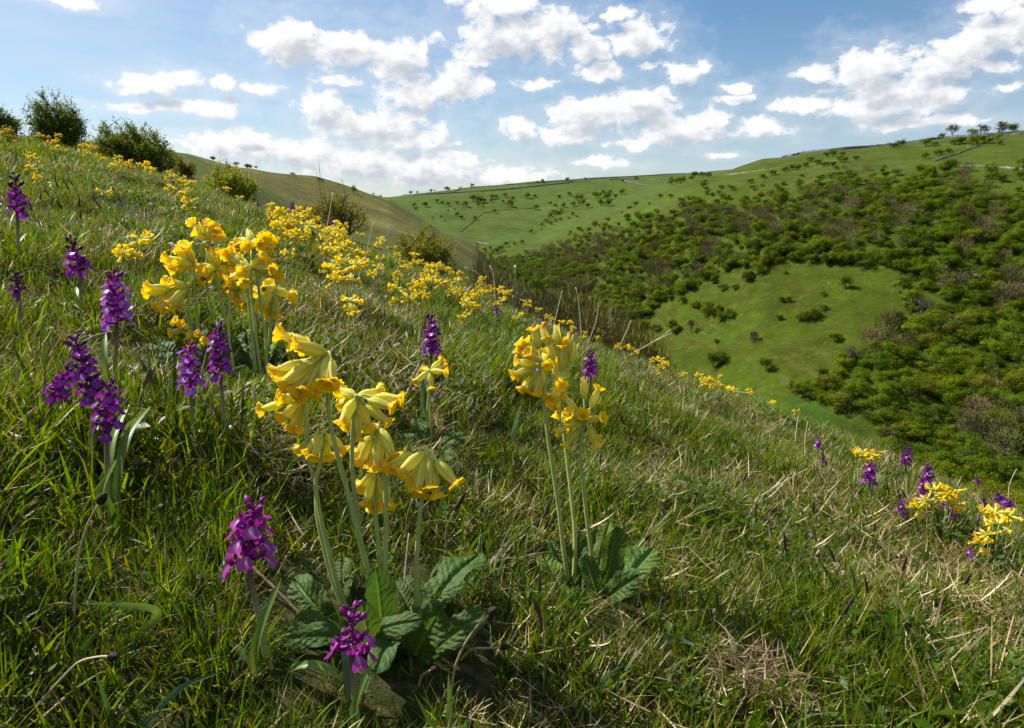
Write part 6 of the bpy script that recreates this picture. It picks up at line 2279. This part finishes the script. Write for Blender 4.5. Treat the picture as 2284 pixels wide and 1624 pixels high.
# leafy brown-green sprigs on the crest
for i, (lab, b, wp, hp, c, n_) in enumerate([('rusty brown little thorn shrub on the crest over the meadow, left of a pair', (1440, 875), 70, 80, np.array((0.13, 0.085, 0.02)), 14), ('rusty red little thorn shrub on the crest, right of a pair', (1492, 850), 60, 62, np.array((0.16, 0.075, 0.025)), 12),
                                            ('reddish sprig on the right crest between cowslips', (1600, 890), 40, 36, np.array((0.18, 0.085, 0.035)), 9), ('yellow leaved sprig at the far left edge under the dark bush', (14, 322), 70, 70, np.array((0.30, 0.24, 0.03)), 14)]):
    near_bush('thorn_shrub', lab, 'shrub', b, 1.5, wp, hp, c, n_, 12, 6, 3.0, seed=90 + i, openness=0.3, barkcol=(0.10, 0.06, 0.04))

# dry-stone walls on the far pastures
def wall(label, pts, hm=1.25, rmin=300, step=1.6, col=(0.085, 0.085, 0.075), group='dry-stone walls across the dale'):
    P = []
    for (u0, v0), (u1, v1) in zip(pts[:-1], pts[1:]):
        for t in np.linspace(0, 1, 24, endpoint=False):
            p, ok = hit(u0 + (u1 - u0) * t, v0 + (v1 - v0) * t, rmin=rmin)
            P.append(p)
    P = np.array(P)
    d = np.concatenate([[0], np.cumsum(np.linalg.norm(np.diff(P[:, :2], axis=0), axis=1))])
    n_ = min(int(d[-1] / step), 420)
    s = np.linspace(0, d[-1], max(n_, 8))
    x, y = np.interp(s, d, P[:, 0]), np.interp(s, d, P[:, 1])
    kx = np.ones(9) / 9
    if len(x) > 20:
        x[4:-4], y[4:-4] = np.convolve(x, kx, 'valid'), np.convolve(y, kx, 'valid')
    z = Hz(x, y)
    o0 = np.array([x[0], y[0], z[0]])
    T_ = np.stack([np.gradient(x), np.gradient(y)], -1)
    T_ /= np.linalg.norm(T_, axis=1)[:, None] + 1e-9
    Nn = np.stack([-T_[:, 1], T_[:, 0]], -1)
    hh = hm * dr.uniform(0.75, 1.15, len(x))
    w0, w1 = 0.42, 0.25 * dr.uniform(0.7, 1.2, len(x))
    A = np.stack([np.column_stack([x + Nn[:, 0] * w0, y + Nn[:, 1] * w0, z - 0.4]), np.column_stack([x + Nn[:, 0] * w1, y + Nn[:, 1] * w1, z + hh]),
                  np.column_stack([x - Nn[:, 0] * w1, y - Nn[:, 1] * w1, z + hh]), np.column_stack([x - Nn[:, 0] * w0, y - Nn[:, 1] * w0, z - 0.4])], 1)
    V = A.reshape(-1, 3) - o0
    F = []
    for i in range(len(x) - 1):
        for j in range(3):
            q = i * 4 + j
            F.append((q, q + 1, q + 5, q + 4))
    obj('stone_wall', new_mesh('stone_wall', V, F, M_STONE, tint=np.repeat(np.array(col) * dr.uniform(0.6, 1.3, (len(x), 1)), 4, 0), smooth=False), loc=o0, label=label, category='stone wall')


wall('long dark field wall below the skyline of the far hill', [r1(0, 297), r1(400, 278), r1(770, 256), r1(1000, 231), r1(1380, 191), r1(1500, 186)], 1.1, 500)
wall('wall along the skyline of the far hill', [r1(380, 281), r1(450, 247), r1(560, 233), r1(900, 208), r1(1300, 181), r1(1640, 158), r1(2000, 138), r1(2250, 122)], 0.9, 550)
wall('wall running straight up the far hill from the valley floor', [r1(455, 588), r1(540, 522), r1(630, 442)], 0.6, 450, col=(0.08, 0.09, 0.055))
wall('faint wall across the middle of the far hill', [r1(640, 438), r1(800, 411), r1(1050, 398)], 0.5, 450, col=(0.06, 0.07, 0.04))
wall('wall along the skyline of the right-hand field', [r2(760, 248), r2(1000, 230), r2(1200, 214), r2(1640, 167), r2(1800, 142), r2(2284, 122)], 1.1, 330)
wall('tumbled pale wall low across the right-hand field', [r2(410, 378), r2(600, 356), r2(760, 330)], 0.45, 250, col=(0.13, 0.13, 0.09))
wall('ruined wall climbing to the bushes under the skyline trees', [r2(1730, 290), r2(1840, 255), r2(1940, 214), r2(2010, 196)], 0.6, 250, col=(0.10, 0.10, 0.08))
wall('pale wall across the field at the right edge', [r2(1880, 322), r2(2040, 324), r2(2284, 342)], 0.6, 250, col=(0.15, 0.14, 0.12))
wall('short stretch of wall at the foot of the far hill', [r1(590, 668), r1(660, 680), r1(730, 692)], 0.7, 380, col=(0.12, 0.12, 0.10))
wall('wall bordering the upper fields where the hills meet', [r1(1640, 172), r1(1840, 168), r1(2130, 172)], 1.2, 550)
wall('wall curving below the upper fields on the far hill', [r1(1760, 180), r1(1900, 212), r1(1960, 214)], 1.0, 550)

# pale limestone lying about
ROCK = [r3(1122, 657), r3(1015, 158), r3(913, 893), r3(630, 268), r3(1000, 768), r3(1145, 310), r3(1160, 316), r3(1190, 395), r3(890, 540), r3(2230, 300), r2(1060, 386), r2(570, 485), r2(440, 462), r2(1930, 200), r2(2050, 530), r3(60, 455), r3(100, 430), r3(640, 495),
        r3(450, 215), r3(390, 250)]
rkm = []
for i in range(3):
    bm_V, bm_F = revolve(np.zeros(3), (0, 0, 1), np.array([-.3, 0, .35, .6, .68]), np.array([.5, .62, .5, .28, .02]), 8, lambda k, a: (1 + 0.22 * np.sin(3 * a + k + i * 2), 0.08 * np.cos(2 * a + i)))
    rkm.append(MB().add(bm_V, bm_F, 0, (0.36, 0.35, 0.31)).mesh('boulder', [M_STONE], smooth=False))
for i, (u, v) in enumerate(ROCK):
    p, ok = hit(u, v, rmin=110)
    w = dr.uniform(1.2, 2.6) * depth_of(p) / FPX
    obj('boulder', rkm[i % 3], loc=p, rz=dr.uniform(0, 6), sc=(w * 1.5, w, w * 0.8), label='pale limestone boulder lying on the green valley side', category='rock', group='limestone boulders across the dale')

# tussocks of dead grass
for i, (lab, u, v, rp, n_, lp) in enumerate([('big swirl of pale dead grass at the bottom of the right-hand turf', 1690, 1575, 95, 360, (30, 90)), ('matted patch of dead straw behind the front orchid', 640, 1085, 80, 200, (25, 70)),
                                             ('small tuft of dead straw right of the second clump', 1450, 1135, 60, 120, (25, 60))]):
    G, _ = hit(u, v, rmin=0.3, rmax=5)
    k = depth_of(G) / FPX
    r = np.random.default_rng(700 + i)
    V, F, T = blades(r, n_, rp * k, (lp[0] * k, lp[1] * k), (0.0004, 0.0011), (0.8, 1.6), (-1.2, 1.4), ST, zlift=0.022)
    V[:, 2] += Hz(G[0] + V[:, 0], G[1] + V[:, 1]) - G[2] + 0.010
    obj('dead_grass_tuft', new_mesh('dead_grass_tuft', V, F, M_STRAW, tint=T), loc=G, label=lab, category='dead grass tuft', kind='thing')
gr = np.random.default_rng(21)
W0 = math.radians(46)
bands = [(0.26, 0.75, 0.0125), (0.75, 1.4, 0.0165), (1.4, 2.4, 0.0235), (2.4, 4.2, 0.037), (4.2, 8.5, 0.062)]
PTS = [ring_points(a, b, -W0, W0, s, gr) for a, b, s in bands]
PTS.append(ring_points(0.10, 1.0, W0, 2 * math.pi - W0, 0.03, gr))
PTS.append(ring_points(1.0, 3.0, W0, 2 * math.pi - W0, 0.08, gr))
PT = np.concatenate(PTS)
rr_ = np.hypot(PT[:, 0], PT[:, 1])
pz = Hz(PT[:, 0], PT[:, 1])
pn = sines(PT[:, 0], PT[:, 1], 6.0, 31) + 0.7 * sines(PT[:, 0], PT[:, 1], 17, 32) + gr.normal(0, 1.0, len(PT))
pb = sines(PT[:, 0], PT[:, 1], 9.0, 33) + gr.normal(0, 0.9, len(PT))
# lusher turf on the left, more dead grass to the right and along the bottom
ang_ = np.arctan2(PT[:, 0], PT[:, 1])
pn = pn - 0.22 * np.clip(ang_ / 0.5, -1, 1) - 0.05
pick = np.empty(len(PT), int)
for i in range(len(PT)):
    q = pn[i]
    k = 'straw' if q < -0.85 - 0.65 * min(max(rr_[i] - 0.8, 0), 1) else ('lush' if q > 0.75 else 'fine')
    if pb[i] > 1.6:
        k = 'broad'
    elif pb[i] < -1.3:
        k = 'herb'
    pick[i] = KIDX[k][gr.integers(len(KIDX[k]))]
# the rosettes of the large plants keep the turf down under their leaves
keep = np.ones(len(PT), bool)
low = np.ones(len(PT))
for (ax, ay, bx, by, w) in KEEP_OUT:
    dx, dy = bx - ax, by - ay
    q = np.clip(((PT[:, 0] - ax) * dx + (PT[:, 1] - ay) * dy) / (dx * dx + dy * dy + 1e-9), 0, 1)
    dd_ = np.hypot(PT[:, 0] - ax - q * dx, PT[:, 1] - ay - q * dy)
    ins = dd_ < w
    low[ins] = 0.62
    keep &= ~(ins & (gr.uniform(0, 1, len(PT)) > 0.92))
gap = sines(PT[:, 0], PT[:, 1], 26, 36) + 0.8 * sines(PT[:, 0], PT[:, 1], 11, 37) + gr.normal(0, 0.3, len(PT))
keep &= ~((gap < -1.35) & (gr.uniform(0, 1, len(PT)) < 0.8))
PT, pz, pick, rr_, low = PT[keep], pz[keep], pick[keep], rr_[keep], low[keep]
turn = np.stack([gr.normal(0, 0.16, len(PT)), gr.normal(0, 0.16, len(PT)), gr.uniform(0, 6.28, len(PT))], -1)
size = gr.uniform(0.75, 1.25, len(PT)) * (1 + 0.22 * np.clip(sines(PT[:, 0], PT[:, 1], 14, 35), -1.6, 1.6)) * (1 + 0.35 * np.clip((rr_ - 1.2) / 4, 0, 1)) * np.clip(0.55 + 0.8 * rr_, 0.6, 1) * low
scatter_obj('meadow_grass', np.column_stack([PT, pz - 0.003]), pick, turn, size, TUFTS, kind='stuff', label='short green meadow grass mixed with dead straw covering the hillside')
